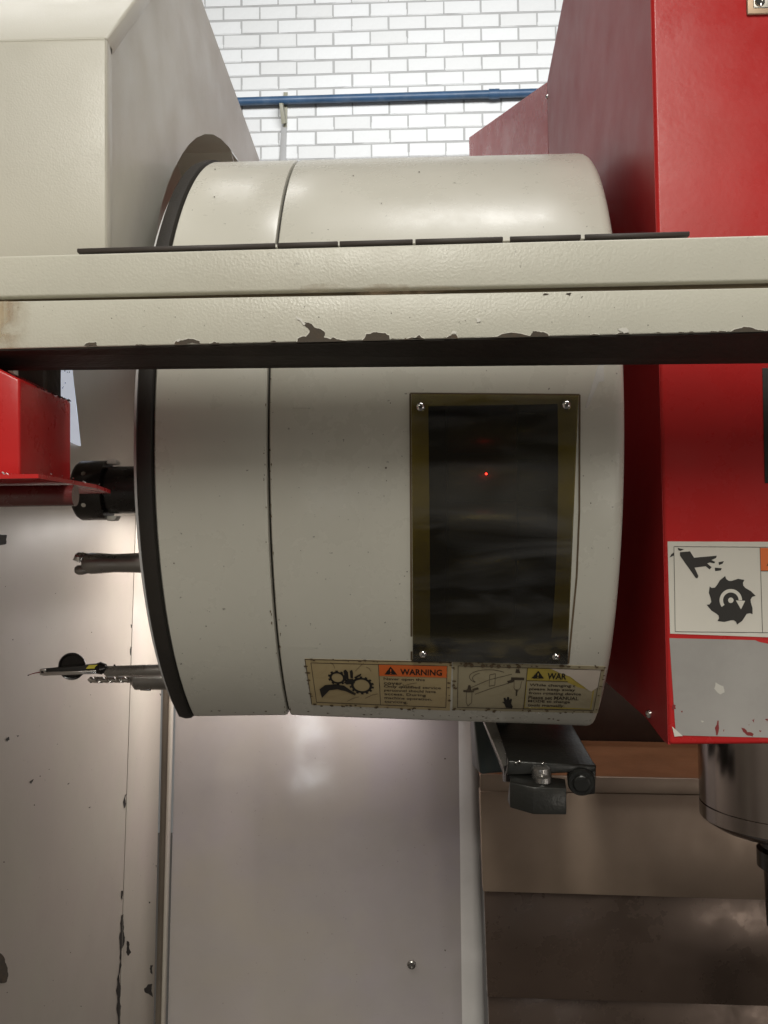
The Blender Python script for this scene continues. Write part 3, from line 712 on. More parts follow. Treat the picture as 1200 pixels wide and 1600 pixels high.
hexa('sloped_panel', [Vector((XF, B.y, B.z))+nrm*.0006+sdir*.001, Vector((XS_+.0012, B.y, B.z))+nrm*.0006+sdir*.001, Vector((XS_+.0012, Cc.y, Cc.z)), Vector((XF, Cc.y, Cc.z))],
     [Vector((XF, B.y, B.z))-nrm*.02+sdir*.002, Vector((XS_+.0012, B.y, B.z))-nrm*.02+sdir*.002, Vector((XS_+.0012, Cc.y, Cc.z))-nrm*.02, Vector((XF, Cc.y, Cc.z))-nrm*.02], M['cab'], enc, .003, 3)
hexa('top_panel', [Vector((XF, Cc.y+.001, Cc.z-.001)), Vector((XS_, Cc.y+.001, Cc.z-.001)), Vector((XS_, Dd.y, Dd.z)), Vector((XF, Dd.y, Dd.z))],
     [Vector((XF, Cc.y+.001, Cc.z-.01)), Vector((XS_, Cc.y+.001, Cc.z-.01)), Vector((XS_, Dd.y-.01, Dd.z-.01)), Vector((XF, Dd.y-.01, Dd.z-.01))], M['cab'], enc, 0)
hexa('rear_panel', [Vector((XF, Dd.y, Dd.z)), Vector((XS_-.002, Dd.y, Dd.z)), Vector((XS_-.002, Fq.y, Fq.z)), Vector((XF, Fq.y, Fq.z))],
     [Vector((XF, Dd.y-.01, Dd.z)), Vector((XS_-.002, Dd.y-.01, Dd.z)), Vector((XS_-.002, Fq.y-.01, Fq.z)), Vector((XF, Fq.y-.01, Fq.z))], M['cab'], enc, 0)
bq = [Vector((XF, YF+.021, BZ(YF)+.004)), Vector((XS_-.003, YF+.021, BZ(YF)+.004)), Vector((XS_-.003, Fq.y-.011, Fq.z)), Vector((XF, Fq.y-.011, Fq.z))]
hexa('bottom_panel', bq, [v+Vector((0, 0, .006)) for v in bq], M['cab'], enc, 0)
# sleeve behind the round opening
sl = [h_start]+hp+[h_end, h_end2]
V = []; Fc = []
for p in sl: V.append((XS_-.001, p.y, p.z))
for p in sl: V.append((XS_-.10, p.y, p.z))
n_ = len(sl); Fc = [(i, i+1, n_+i+1, n_+i) for i in range(n_-1)]
mesh('opening_sleeve', V, Fc, M['cab'], enc, smooth=True)
box('inner_plate', (XS_-.105, 1.56, 2.05), (.008, .74, .30), M['cab'], enc, 0)

# ---- enclosure walls below and behind
XW = -.5
def vslab(name, a, b_, z0, z1, mat, th=.01, **k):
    """vertical sheet between plan points a,b (x,y) ; optional lean given by 4-tuples"""
    a0, b0 = Vector((a[0], a[1], 0)), Vector((b_[0], b_[1], 0)); d = (b0-a0).normalized(); n = Vector((d.y, -d.x, 0))
    if n.y > 0: n = -n
    q_ = lambda p, z, o: Vector((p.x, p.y, z))-n*o
    return hexa(name, [q_(a0, z1, 0), q_(b0, z1, 0), q_(b0, z0, 0), q_(a0, z0, 0)], [q_(a0, z1, th), q_(b0, z1, th), q_(b0, z0, th), q_(a0, z0, th)], mat, enc, .001, 2, **k)
def lean(name, top, bot_, mat, th=.008, bev=.0015, **k):
    """sheet whose left and right edges run through the given points (top-left, top-right / bottom-left, bottom-right)"""
    tl, tr_ = top; bl_, br_ = bot_
    up_l = (tl-bl_); up_r = (tr_-br_)
    b0, b1 = bl_-up_l*.45, br_-up_r*.45
    n = (tr_-tl).cross(up_l).normalized()
    if n.y > 0: n = -n
    return hexa(name, [tl, tr_, b1, b0], [p-n*th for p in (tl, tr_, b1, b0)], mat, enc, bev, 2, **k)
# side wall: recedes from the left of the frame to the corner fold
PFt, PFb = PX(213, 780, XW), PX(186, 1600, XW)
yfold = PFt.y
near = .35
slope = (PFb-PFt)
def yfold_at(z): return PFt.y + (PFb.y-PFt.y)*(z-PFt.z)/(PFb.z-PFt.z)
def xz(Y, z): return Vector((XW, Y, z))
ztop, zbot = 1.93, .2
hexa('side_wall_panel', [xz(near, ztop), xz(yfold_at(ztop), ztop), xz(yfold_at(zbot), zbot), xz(near, zbot)],
     [v+Vector((-.01, 0, 0)) for v in (xz(near, ztop), xz(yfold_at(ztop), ztop), xz(yfold_at(zbot), zbot), xz(near, zbot))], M['wall'], enc, .0015, 2)
# second leaf, folded a little towards the rear
YR = 1.95
g_t, g_b = PY(252, 1080, 1.86), PY(240, 1600, 1.86)
def edge_at(pt, pb_, z): return pt+(pb_-pt)*((z-pt.z)/(pb_.z-pt.z))
q1t, q1b = xz(yfold_at(ztop), ztop), xz(yfold_at(zbot), zbot)
q2t, q2b = edge_at(g_t, g_b, ztop), edge_at(g_t, g_b, zbot)
hexa('folded_wall_panel', [q1t+Vector((.0006, 0, 0)), q2t, q2b, q1b+Vector((.0006, 0, 0))], [p+Vector((-.004, .008, 0)) for p in (q1t, q2t, q2b, q1b)], M['wall'], enc, .001, 2)
# recessed channel and post
c_t, c_b = PY(264, 1080, 1.86), PY(251, 1600, 1.86)
q3t, q3b = edge_at(c_t, c_b, ztop), edge_at(c_t, c_b, zbot)
e = Vector((0, .012, 0)); M['channel'] = paint('channel_brown', (.20, .165, .13), .45, var=.25, dirt=.4)
hexa('corner_channel', [q2t+e, q3t+e, q3b+e, q2b+e], [p+e*2 for p in (q2t, q3t, q3b, q2b)], M['channel'], enc, .0005, 1)
d_t, d_b = PY(269.5, 1080, 1.86), PY(256.5, 1600, 1.86)
q4t, q4b = edge_at(d_t, d_b, ztop), edge_at(d_t, d_b, zbot)
hexa('corner_flange', [q3t, q4t, q4b, q3b], [p+e*1.2 for p in (q3t, q4t, q4b, q3b)], M['wall'], enc, .002, 2)
# rear wall with rolled right edge
r_t, r_b = PY(733, 1100, 1.88), PY(742, 1600, 1.88)
q5t, q5b = edge_at(r_t, r_b, 1.86), edge_at(r_t, r_b, zbot)
q4t2 = edge_at(d_t, d_b, 1.86)
rr_ = .02; FA = radians(-4.1)
V = []; Fc = []
gap = Vector((.0022, .02, 0))
k_l = lambda p, px_, z: Vector((PY(px_, 1300, 1.90).x, 1.90, z))
m_t, m_b = PY(716, 1100, 1.90), PY(722, 1600, 1.90)
q6t, q6b = edge_at(m_t, m_b, 1.86), edge_at(m_t, m_b, zbot)
cols_ = [((q4t2+gap).lerp(q6t, f_), (q4b+gap).lerp(q6b, f_)) for f_ in (0, .2, .4, .6, .8, 1)]
rl = [(q6t+Vector((0, -.0008, 0)), q6b+Vector((0, -.0008, 0)))]
wt, wb_ = (q5t-q6t).x, (q5b-q6b).x
for i in range(9):
    a = FA+(pi/2-FA)*i/8; off = rr_*(sin(a)-sin(FA)), rr_*(cos(FA)-cos(a))
    rl.append((rl[0][0]+Vector((wt+off[0], wt*tan(FA)+off[1], 0)), rl[0][1]+Vector((wb_+off[0], wb_*tan(FA)+off[1], 0))))
rl.append((rl[-1][0]+Vector((0, .15, 0)), rl[-1][1]+Vector((0, .15, 0))))
V2 = []; F2 = []
for a, b_ in rl:
    for k_ in range(9): V2.append(a.lerp(b_, k_/8))
for i in range(len(rl)-1):
    for k_ in range(8): F2.append((i*9+k_, (i+1)*9+k_, (i+1)*9+k_+1, i*9+k_+1))
mesh('rolled_edge_flange', V2, F2, M['flange'], enc, smooth=True, sharp=60)
for a, b_ in cols_: 
    for k_ in range(9): V.append(a.lerp(b_, k_/8))
for i in range(len(cols_)-1):
    for k_ in range(8): Fc.append((i*9+k_, (i+1)*9+k_, (i+1)*9+k_+1, i*9+k_+1))
rw = mesh('rear_wall_panel', V, Fc, M['rear'], enc, smooth=True, sharp=60)
def on_sidewall(px, py): 
    p = PX(px, py, XW+.0006)
    return p
def on_fold(px, py):
    n = (q2t-q1t).cross(q1b-q1t).normalized(); 
    if n.y > 0: n = -n
    d = ray(px, py); o0 = q1t+Vector((.0015, 0, 0))+n*.0008; return CAM+d*((o0-CAM).dot(n)/d.dot(n))
def on_rear(px, py): return PY(px, py, 1.8985)
random.seed(21)
for P in ([(0, 1489), (6, 1495), (12, 1512), (13, 1525), (10, 1535), (0, 1536), (-25, 1530), (-20, 1500)], [(9, 1155), (14, 1151), (15, 1156), (11, 1159)], [(25, 1149), (30, 1149), (28, 1152)], [(46, 1222), (53, 1217), (49, 1225)], [(138, 1262), (141, 1260), (141, 1263)], [(105, 1225), (109, 1223), (106, 1226)],
          [(-12, 838), (11, 836), (10, 850), (-12, 851)], [(195, 1243), (198, 1240), (197, 1256), (194, 1263)], [(189, 1392), (193, 1392), (191, 1406), (189, 1402)],
          [(190, 1430), (193, 1428), (193, 1455), (194, 1475), (190, 1492), (187, 1530), (187, 1560), (186, 1610), (181, 1610), (184, 1565), (183, 1530), (188, 1485), (189, 1455)]):
    prints('paint_chip', [rough_outline(P, .12, 3)], on_sidewall, M['primer'] if P[0][1] > 1000 and P[0][0] < 5 else M['dark'], enc)
for P in ([(198, 1470), (202, 1472), (205, 1488), (200, 1494), (197, 1488)], [(235, 1508), (239, 1508), (238, 1523), (235, 1520)], [(225, 1545), (231, 1538), (238, 1537), (239, 1558), (232, 1553), (226, 1550)], [(243, 1352), (245, 1352), (244, 1356)], [(232, 1409), (235, 1409), (234, 1412)], [(249, 1084), (252, 1084), (251, 1088)], [(203, 975), (206, 976), (205, 982)], [(204, 1010), (206, 1012), (205, 1025), (203, 1020)]):
    prints('paint_chip', [rough_outline(P, .12, 3)], on_fold, M['dark'], enc)
for P in ([(521, 1316), (531, 1316), (532, 1322), (521, 1322)], [(543, 1343), (546, 1343), (545, 1346)], [(611, 1446), (614, 1445), (613, 1448)], [(455, 1563), (458, 1562), (457, 1565)], [(466, 1500), (470, 1498), (469, 1501)], [(472, 1217), (475, 1216), (474, 1218)], [(694, 1484), (697, 1484), (696, 1487)]):
    prints('dirt_mark', [rough_outline(P, .12, 2)], on_rear, M['primer'], enc)
random.seed(77)
prints('dirt_specks', [rough_outline(circ(random.uniform(275, 700), random.uniform(1130, 1600), random.uniform(.5, 1.3), n=6), .25, 1) for _ in range(30)], on_rear, M['primer'], enc)
prints('dirt_specks', [rough_outline(circ(random.uniform(5, 180), random.uniform(860, 1600), random.uniform(.5, 1.2), n=6), .25, 1) for _ in range(16)], on_sidewall, M['primer'], enc)
prints('scuff_marks', line2d([(305, 1480), (309, 1502), (307, 1520)], 1.2)+line2d([(300, 1478), (312, 1490), (328, 1484)], .8)+line2d([(318, 1480), (311, 1500)], .7), on_rear, M['scuff'], enc)
# bolt head on the rear wall
p = PY(643, 1506, 1.9)
lathe('bolt', p, (0, -1, 0), [(0, .0085), (.003, .009), (.006, .0078), (.0075, .005), (.004, .0045), (.004, .0005)], M['dsteel'], enc, 20)
# vertical seam on the second leaf
# added glowing sheet on the side wall, in place of a bright opening
fp = [(66, 560), (109, 560), (113, 600), (117, 640), (121, 670), (124, 697), (112, 692), (66, 660)]
ff = [PX(x, y, XW+.002) for x, y in fp]
plate_yz('opening_glow_sheet', ff, XW+.002, XW+.0045, M['glow_sheet'], enc)
random.seed(9)
dots = [rough_outline(circ(random.uniform(70, 110), random.uniform(578, 640), random.uniform(.5, 1.3), n=6), .2, 1) for _ in range(22)]
prints('dirt_specks', dots, lambda x, y: PX(x, y, XW+.0052), M['dark'], enc)
# dark guard sheet right of it (shields the pots)
gp = [(109, 556), (113, 600), (117, 640), (121, 670), (124, 697), (116, 705)]
# small post bottom left under the rail
hexa('frame_post', [PY(-60, 549, .93), PY(22, 548, .93), PY(22, 640, .93), PY(-60, 640, .93)], [PY(-60, 549, .93)+e, PY(22, 548, .93)+e, PY(22, 640, .93)+e, PY(-60, 640, .93)+e], M['cab'], enc, .001)
lathe('post_hole', PY(16, 556, .9295), (0, -1, 0), [(0, .001), (.0004, .001)], M['dark'], enc, 10)
hexa('frame_shade_block', [PY(22.5, 545, .94), PY(68, 545, .94), PY(68, 680, .94), PY(22.5, 680, .94)], [PY(22.5, 545, .94)+e*4, PY(68, 545, .94)+e*4, PY(68, 680, .94)+e*4, PY(22.5, 680, .94)+e*4], M['under'], enc, .001)  # added dark block in place of the frame's inner shadow

# ================================================================== RED CHIP GUARD (left)
gd = thing('red_chip_guard', PY(40, 745, .85), 'red painted angular guard on a thin ledge at the left edge', 'guard')
XG = PY(31, 592, .80).x
a1, a2 = PX(31, 592, XG), PX(111, 628, XG); a1b, a2b = PX(31, 744, XG), PX(109, 748, XG)
a2b.z = a1b.z; a2b.y = a2.y
gl_ = PY(-120, 535, .80); fr_ = [Vector((-.60, .80, PY(0, 577, .8).z+.04)), a1, a1b, Vector((-.60, .80, a1b.z))]
tl0 = PY(0, 577, .80); tl = tl0+(tl0-a1)*3; fr_[0] = Vector((tl.x, .80, tl.z)); fr_[3] = Vector((tl.x, .80, a1b.z))
off = Vector((0, a2.y-.80, 0))
hexa('guard_body', fr_, [fr_[0]+off, a2, a2b, fr_[3]+off], M['red'], gd, .0025, 3)
# ledge
zl = a1b.z-.0005
def PL(px, py): return PZ(px, py, zl)
l1 = Vector((-.62, .775, zl)); l2 = PY(60, 754, .775); l3 = PY(148, 751, .90)
top_ = [Vector((-.62, .775, zl)), Vector((l2.x, .775, zl)), Vector((l3.x, .905, zl)), Vector((l3.x-.012, .985, zl)), Vector((-.62, .985, zl))]
V = [tuple(v) for v in top_]+[(v.x, v.y, zl-.0035) for v in top_]
n_ = 5
mesh('ledge', V, [tuple(range(5)), tuple(range(9, 4, -1))]+[(i, (i+1) % 5, 5+(i+1) % 5, 5+i) for i in range(5)], M['red'], gd)
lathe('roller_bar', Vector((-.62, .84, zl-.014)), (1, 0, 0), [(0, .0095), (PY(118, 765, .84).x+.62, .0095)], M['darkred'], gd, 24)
random.seed(4)
V = []; Fc = []
def chip(c, s):
    b0 = len(V); d = Vector((random.uniform(-1, 1), random.uniform(-1, 1), random.uniform(-.3, .6))).normalized(); u = d.orthogonal().normalized()
    for k_ in range(4):
        p = c+d*s*(k_/3-.5)+Vector((0, 0, .3*s*sin(k_*1.3))); V.append(p+u*s*.16); V.append(p-u*s*.16)
    for k_ in range(3): Fc.append((b0+2*k_, b0+2*k_+1, b0+2*k_+3, b0+2*k_+2))
for _ in range(150):
    x = random.uniform(-.42, a1.x+.03); chip(Vector((x, random.uniform(.778, .80) if x < XG else random.uniform(.79, .93), zl+.0012)), random.uniform(.0012, .004))
sw = mesh('metal_chips', V, Fc, M['swarf'], None, kind='stuff', label='bright metal chips scattered on the red guard ledge', cat='metal chips')
V = []; Fc = []
# crusty dark edge on the guard's top
for i in range(60):
    f_ = random.uniform(.3, 1.0); p = a1.lerp(a2, f_)+Vector((random.uniform(-.004, .0005), 0, .0003)); s = random.uniform(.0008, .0026)
    b0 = len(V)
    for k_ in range(6): an = k_*pi/3; V.append(p+Vector((s*.5*cos(an), s*1.4*sin(an), 0)))
    V.append(p+Vector((0, 0, s*.8))); V.append(p-Vector((0, 0, s*.4)))
    for k_ in range(6): Fc.append((b0+k_, b0+(k_+1) % 6, b0+6)); Fc.append((b0+(k_+1) % 6, b0+k_, b0+7))
mesh('edge_crust', V, Fc, M['under'], gd, kind='stuff')

# ================================================================== SPINDLE HEAD (red)
XH = .268
hd = thing('spindle_head', (XH+.15, 1.1, 1.2), 'glossy red spindle head housing on the right with a warning sticker', 'spindle head')
YHF = PX(1021, 200, XH).y
P_ = lambda px, py: PX(px, py, XH)
z1 = 2.35
k1 = P_(855, 128); k2 = P_(880, 0)
zl_ = P_(1048, 1162).z
zlow = PY(1050, 1163, YHF).z
ych = PX(1009, 1121, XH).y; zch = PX(1009, 1121, XH).z
top_r = k2+(k2-k1)*1.6
prof = [Vector((0, YHF, zlow)), Vector((0, YHF, top_r.z)), Vector((0, top_r.y, top_r.z)), Vector((0, k1.y, k1.z)), Vector((0, k1.y+.02, 1.18)), Vector((0, ych+.5, zch+.02)), Vector((0, ych, zch)), Vector((0, YHF+.018, zlow))]
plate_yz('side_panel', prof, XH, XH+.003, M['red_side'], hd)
def on_front(px, py, off=0.): return PY(px, py, YHF-.003-off)
fl_t, fl_b = PY(1020.5, 0, YHF), PY(1048, 1162, YHF)
# front panel: upper and lower shell with rolled left edge
hexa('front_panel', [Vector((XH+.0005, YHF-.003, top_r.z)), Vector((XH+.62, YHF-.003, top_r.z)), Vector((XH+.62, YHF-.003, zlow)), Vector((XH+.0005, YHF-.003, zlow))],
     [Vector((XH+.0005, YHF+.02, top_r.z)), Vector((XH+.62, YHF+.02, top_r.z)), Vector((XH+.62, YHF+.02, zlow)), Vector((XH+.0005, YHF+.02, zlow))], M['red'], hd, .004, 4)
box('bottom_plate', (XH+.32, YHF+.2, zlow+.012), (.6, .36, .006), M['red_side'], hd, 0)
# rear flared guard
t0v = Vector((XH-.0005, k1.y+.001, k1.z)); w1 = PY(733, 215, 2.55); w2 = PY(733, 300, 2.55)
V = [t0v, w1, Vector((w1.x, w1.y, 1.4)), Vector((t0v.x, t0v.y, 1.4))]
hexa('rear_flare', V, [v+Vector((.004, .01, 0)) for v in V], M['red'], hd, 0)
# shield tip specular screw
p = P_(856, 151)
lathe('screw', p, (-1, 0, 0), [(0, .004), (.003, .0035), (.004, .002)], M['chrome'], hd, 14)
p = Vector((XH, ych-.008, 0)); p = PX(1016, 1115, XH)
lathe('screw', p, (-1, 0, 0), [(0, .0052), (.002, .005), (.0045, .003), (.005, .001)], M['chrome'], hd, 18)
for (x, y) in ((991, 630),):
    pass
# name plate, upper right corner
np_ = box('name_plate', PY(1215, -24, YHF-.005), (.068, .003, .066), M['plate'], hd, .002, seg=3)
box('plate_face', PY(1217, -27, YHF-.0067), (.056, .001, .055), M['dsteel'], np_, .0008)
lathe('screw', PY(1187, 3, YHF-.007), (0, -1, 0), [(0, .0055), (.002, .005), (.003, .003), (.0015, .0025), (.0015, .0003)], M['chrome'], np_, 18)
# black edge seal at the right
hexa('black_edge_seal', [on_front(1191, 575, .001), on_front(1330, 575, .001), on_front(1330, 755, .001), on_front(1195, 755, .001)], [on_front(1191, 575, -.001), on_front(1330, 575, -.001), on_front(1330, 755, -.001), on_front(1195, 755, -.001)], M['black'], hd, .0005)
# stickers on the front
def flat_sheet(name, qd, mat, off, th, parent=hd, **k):
    f = [on_front(x, y, off+th) for x, y in qd]; b_ = [on_front(x, y, off) for x, y in qd]
    return hexa(name, f, b_, mat, parent, 0, **k)
ws = flat_sheet('warning_sticker', [(1043, 846), (1340, 847), (1342, 1001), (1047, 990)], M['sticker_white'], .0003, .0005, label='clean white sticker warning of a rotating cutter')
h1 = lambda x, y: on_front(x, y, .0012); h2 = lambda x, y: on_front(x, y, .0015); h3 = lambda x, y: on_front(x, y, .0018)
prints('border_line', line2d([(1053, 854), (1330, 856)], .8)+line2d([(1053, 854), (1055, 987), (1332, 990)], .8)+line2d([(1187.5, 855), (1191.5, 988)], .8), h1, M['ink'], ws)
prints('orange_header', [[(1188, 856), (1330, 857), (1330, 893), (1189, 892)]], h1, M['orange'], ws)
prints('header_line', line2d([(1189, 892), (1330, 893)], .9), h2, M['ink'], ws)
prints('hazard_triangle', [[(1198, 884), (1211, 862), (1224, 884)]], h2, M['ink'], ws)
text('warning_lettering', 'WARNING', 1232, 868, 1322, 884, h2, M['ink'], ws, bold=.02)
sx, sy = 170/1200, 180/1271
H = lambda P: [(1030+x*sx, 830+y*sy) for x, y in P]
prints('hand_symbol', [H(P) for P in ([(228, 232), (340, 222), (385, 292), (636, 270), (628, 296), (575, 318), (618, 338), (608, 356), (560, 345), (530, 355), (578, 398), (556, 422), (512, 386), (390, 402), (432, 492), (428, 512), (412, 520), (398, 510), (230, 270)],
        [(204, 184), (272, 200), (232, 218), (212, 208)], [(160, 234), (162, 268), (114, 290), (132, 258)], [(654, 342), (714, 330), (700, 358), (660, 374)], [(614, 402), (690, 408), (680, 432), (616, 440)])], h1, M['ink'], ws)
saw = [(728, 494), (740, 528), (770, 548), (800, 548), (870, 525), (940, 538), (924, 570), (928, 600), (950, 625), (1010, 660), (1064, 712), (1025, 725), (1008, 755), (1012, 790), (1030, 850), (1030, 915), (1000, 905), (965, 912), (945, 945), (915, 990), (858, 1030), (848, 1000), (822, 982), (790, 984), (720, 1000), (642, 992), (660, 960), (655, 930), (630, 910), (575, 875), (524, 812), (555, 808), (575, 780), (568, 740), (548, 680), (556, 610), (580, 626), (615, 622), (640, 590), (670, 540)]
prints('cutter_symbol', [H(saw)], h1, M['ink'], ws)
cx_, cy_ = 1030+790*sx, 830+762*sy
prints('rotation_arrow', ring2d(cx_, cy_, 17.6, 12.2, 20, pi*.80, 2*pi)+[H([(846, 764), (948, 768), (902, 862)])]+[circ(cx_, cy_, 4.3, n=16)], h2, M['sticker_white'], ws)
bs = flat_sheet('blank_silver_label', [(1046, 997), (1340, 1004), (1340, 1156), (1056, 1149)], M['silver'], .0003, .0006, label='blank silver label with dried red paint marks')
random.seed(8)
prints('red_mark', [rough_outline(P, .15, 2) for P in ([(1051, 1101), (1056, 1102), (1056, 1108), (1050, 1107)], [(1064, 1111), (1067, 1111), (1066, 1114)], [(1121, 1126), (1123, 1126), (1121, 1149), (1119, 1149)], [(1158, 1137), (1163, 1138), (1168, 1144), (1178, 1147), (1176, 1151), (1166, 1148)],
        [(1175, 1125), (1179, 1123), (1178, 1129)], [(1186, 1141), (1190, 1142), (1188, 1144)], [(1130, 1140), (1132, 1140), (1131, 1144)], [(1195, 1124), (1200, 1123), (1199, 1127)], [(1170, 1132), (1171, 1132), (1170, 1134)])], h1, M['redmark'], bs)
prints('red_gap', [rough_outline([(1180, 1000), (1260, 1002), (1260, 1010), (1200, 1006)], .05, 2)], h1, M['red'], bs)
prints('folded_corner', [[(1050, 1135), (1067, 1150), (1054, 1151)]], h1, M['sticker_white'], bs)
prints('bright_smudge', [rough_outline([(1118, 1066), (1130, 1072), (1132, 1082), (1126, 1085), (1116, 1076)], .08, 2), rough_outline([(1095, 1126), (1100, 1127), (1097, 1129)], .1, 1)], h1, M['silver_hi'], bs)

# spindle nose
YS = 1.24
tl_ = PY(1096, 1163, YS); rS = .118
ax_ = Vector((tl_.x+rS, YS, 0)); zt = zlow+.012; zs = PY(1096, 1288, YS-.02).z; zg = PY(1097, 1261, YS-.02).z
spn = lathe('spindle_nose', Vector((ax_.x, YS, zt)), (0, 0, -1), [(0, .05), (0, rS), (zt-zg-.0012, rS), (zt-zg-.0008, rS-.002), (zt-zg+.0008, rS-.002), (zt-zg+.0012, rS), (zt-zs-.003, rS), (zt-zs, rS-.003), (zt-zs+.008, rS-.016), (zt-zs+.008, rS-.035), (zt-zs+.014, rS-.04), (zt-zs+.014, .02)], M['spindle'], hd, 96)
cn = thing('tool_holder_in_spindle', Vector((ax_.x, YS, zs-.1)), 'blackened tool holder clamped under the steel spindle nose', 'tool holder')
lathe('holder_body', Vector((ax_.x, YS, zs-.014)), (0, 0, -1), [(0, .046), (.003, .060), (.008, .060), (.011, .045), (.02, .045), (.024, .050), (.045, .050), (.05, .042), (.12, .040), (.125, .03), (.22, .03)], M['toolblack'], cn, 48)
for i in range(2):
    pass

# ================================================================== WAY COVER (telescopic steel plates) and column
wc = thing('way_cover', (PY(900, 1300, 1.7).x, 1.75, .3), 'dull brown telescopic steel way cover below the spindle', 'way cover')
def plate(name, tl, tr_, bl_, br_, Y, mat, th=.006, bev=.0012, xr=1500):
    a, b_ = PY(*tl, Y), PY(*tr_, Y); c, d = PY(*br_, Y), PY(*bl_, Y)
    b_ = a+(b_-a)*((xr-tl[0])/(tr_[0]-tl[0])); c = d+(c-d)*((xr-bl_[0])/(br_[0]-bl_[0]))
    k_ = Vector((0, th, 0)); return hexa(name, [a, b_, c, d], [a+k_, b_+k_, c+k_, d+k_], mat, wc, bev, 2)
plate('cover_lip', (750, 1210), (1190, 1219), (750, 1236), (1190, 1243), 1.694, M['cover1'])
plate('cover_plate', (750, 1236.5), (1190, 1243.5), (755, 1393), (1190, 1406), 1.70, M['cover1'], .03)
plate('cover_plate', (757, 1391), (1190, 1404), (762, 1558), (1190, 1572), 1.735, M['cover2'], .03)
plate('cover_plate', (763, 1555), (1190, 1569), (770, 1820), (1190, 1840), 1.77, M['cover2'], .03)
def cover_side(name, pts, mat):
    V = [PY(x, y, Y) for x, y, Y in pts]; k_ = Vector((-.002, 0, 0))
    return hexa(name, V, [v+k_ for v in V], mat, wc, 0)
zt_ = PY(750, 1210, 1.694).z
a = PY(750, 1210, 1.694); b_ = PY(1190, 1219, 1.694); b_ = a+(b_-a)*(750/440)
hexa('top_plate', [a+Vector((0, .001, -.0005)), b_+Vector((0, .001, -.0005)), b_+Vector((0, .001, -.004)), a+Vector((0, .001, -.004))], [p+Vector((0, .32, dz_)) for p, dz_ in ((a, 0), (b_, 0), (b_, -.004), (a, -.004))], M['bounceplate'], wc, 0)
cl = thing('machine_column', (.5, 2.2, .3), 'dark brown machine column behind the spindle head', 'machine column')
hexa('column_face', [PY(736, 880, 2.02), PY(1700, 880, 2.02), PY(1700, 1300, 2.02), PY(736, 1300, 2.02)], [p+Vector((0, .4, 0)) for p in (PY(736, 880, 2.02), PY(1700, 880, 2.02), PY(1700, 1300, 2.02), PY(736, 1300, 2.02))], M['column'], cl, .004)

# ================================================================== TOOL CHANGE ARM
ar = thing('tool_change_arm', PY(840, 1270, 1.2), 'oily dark steel tool change arm hanging under the drum', 'tool change arm')
def pp(px, py, Y): return PY(px, py, Y)
hexa('pivot_block', [pp(737, 1100, 1.42), pp(790, 1100, 1.40), pp(792, 1206, 1.40), pp(750, 1210, 1.40)], [pp(733, 1100, 1.52), pp(800, 1100, 1.52), pp(800, 1200, 1.52), pp(738, 1198, 1.52)], M['teal'], ar, .004)
hexa('strut', [pp(748, 1110, 1.33), pp(768, 1110, 1.33), pp(797, 1195, 1.235), pp(786, 1197, 1.235)], [pp(748, 1112, 1.37), pp(768, 1112, 1.37), pp(799, 1200, 1.26), pp(788, 1214, 1.26)], M['dsteel'], ar, .002)
zA = pp(800, 1190, 1.23).z
hexa('arm_body', [pp(794, 1188, 1.225), pp(931, 1196, 1.235), pp(931, 1206, 1.235), pp(792, 1212, 1.225)], [pp(764, 1108, 1.50), pp(880, 1108, 1.50), pp(880, 1120, 1.50), pp(764, 1135, 1.50)], M['arm'], ar, .002)
hexa('arm_core', [pp(790, 1204, 1.235), pp(862, 1198, 1.235), pp(862, 1218, 1.235), pp(790, 1222, 1.235)], [pp(785, 1204, 1.33), pp(862, 1198, 1.33), pp(862, 1218, 1.33), pp(785, 1222, 1.33)], M['toolblack'], ar, .002)
lathe('pin', pp(845, 1196, 1.226), (0, 0, -1), [(0, .008), (.003, .012), (.0165, .012), (.018, .009)], M['dsteel'], ar, 24)
lathe('grease_cup', pp(848, 1212, 1.212), (0, 0, -1), [(0, .006), (.002, .010), (.008, .0105), (.01, .007)], M['dsteel'], ar, 24)
# gripper block: chamfered front
t3 = [pp(796, 1222, 1.20), pp(834, 1230, 1.192), pp(885, 1231, 1.192)]
t3b = [pp(799, 1207, 1.235), pp(836, 1211, 1.235), pp(883, 1217, 1.235)]
b3 = [pp(797, 1262, 1.20), pp(834, 1272.5, 1.192), pp(885, 1273, 1.192)]
V = t3+t3b+b3+[Vector((b.x, a.y, b.z)) for a, b in zip(t3b, b3)]
bevel_mesh('gripper_block', V, [(0, 1, 7, 6), (1, 2, 8, 7), (0, 3, 4, 1), (1, 4, 5, 2), (6, 7, 10, 9), (7, 8, 11, 10), (0, 6, 9, 3), (2, 5, 11, 8), (3, 9, 10, 4), (4, 10, 11, 5)], M['arm'], ar, .0012, 2)
kp = pp(908, 1220, 1.235)
lathe('clamp_knob', kp, (-.12, -1, -.1), [(-.02, .01), (-.02, .0172), (.006, .0172), (.008, .0155), (.008, .011), (.012, .0105), (.013, .009), (.013, .001)], M['arm'], ar, 32)
hexa('knob_bracket', [pp(890, 1194, 1.245), pp(932, 1195, 1.245), pp(930, 1241, 1.245), pp(912, 1243, 1.245)], [p+Vector((0, .03, 0)) for p in (pp(890, 1194, 1.245), pp(932, 1195, 1.245), pp(930, 1241, 1.245), pp(912, 1243, 1.245))], M['arm'], ar, .002)
for x, y in ((806, 1192), (812, 1190), (848, 1193)):
    lathe('screw', pp(x, y, 1.222), (0, -1, .4), [(0, .0018), (.001, .0014), (.0014, .0004)], M['chrome'], ar, 10)
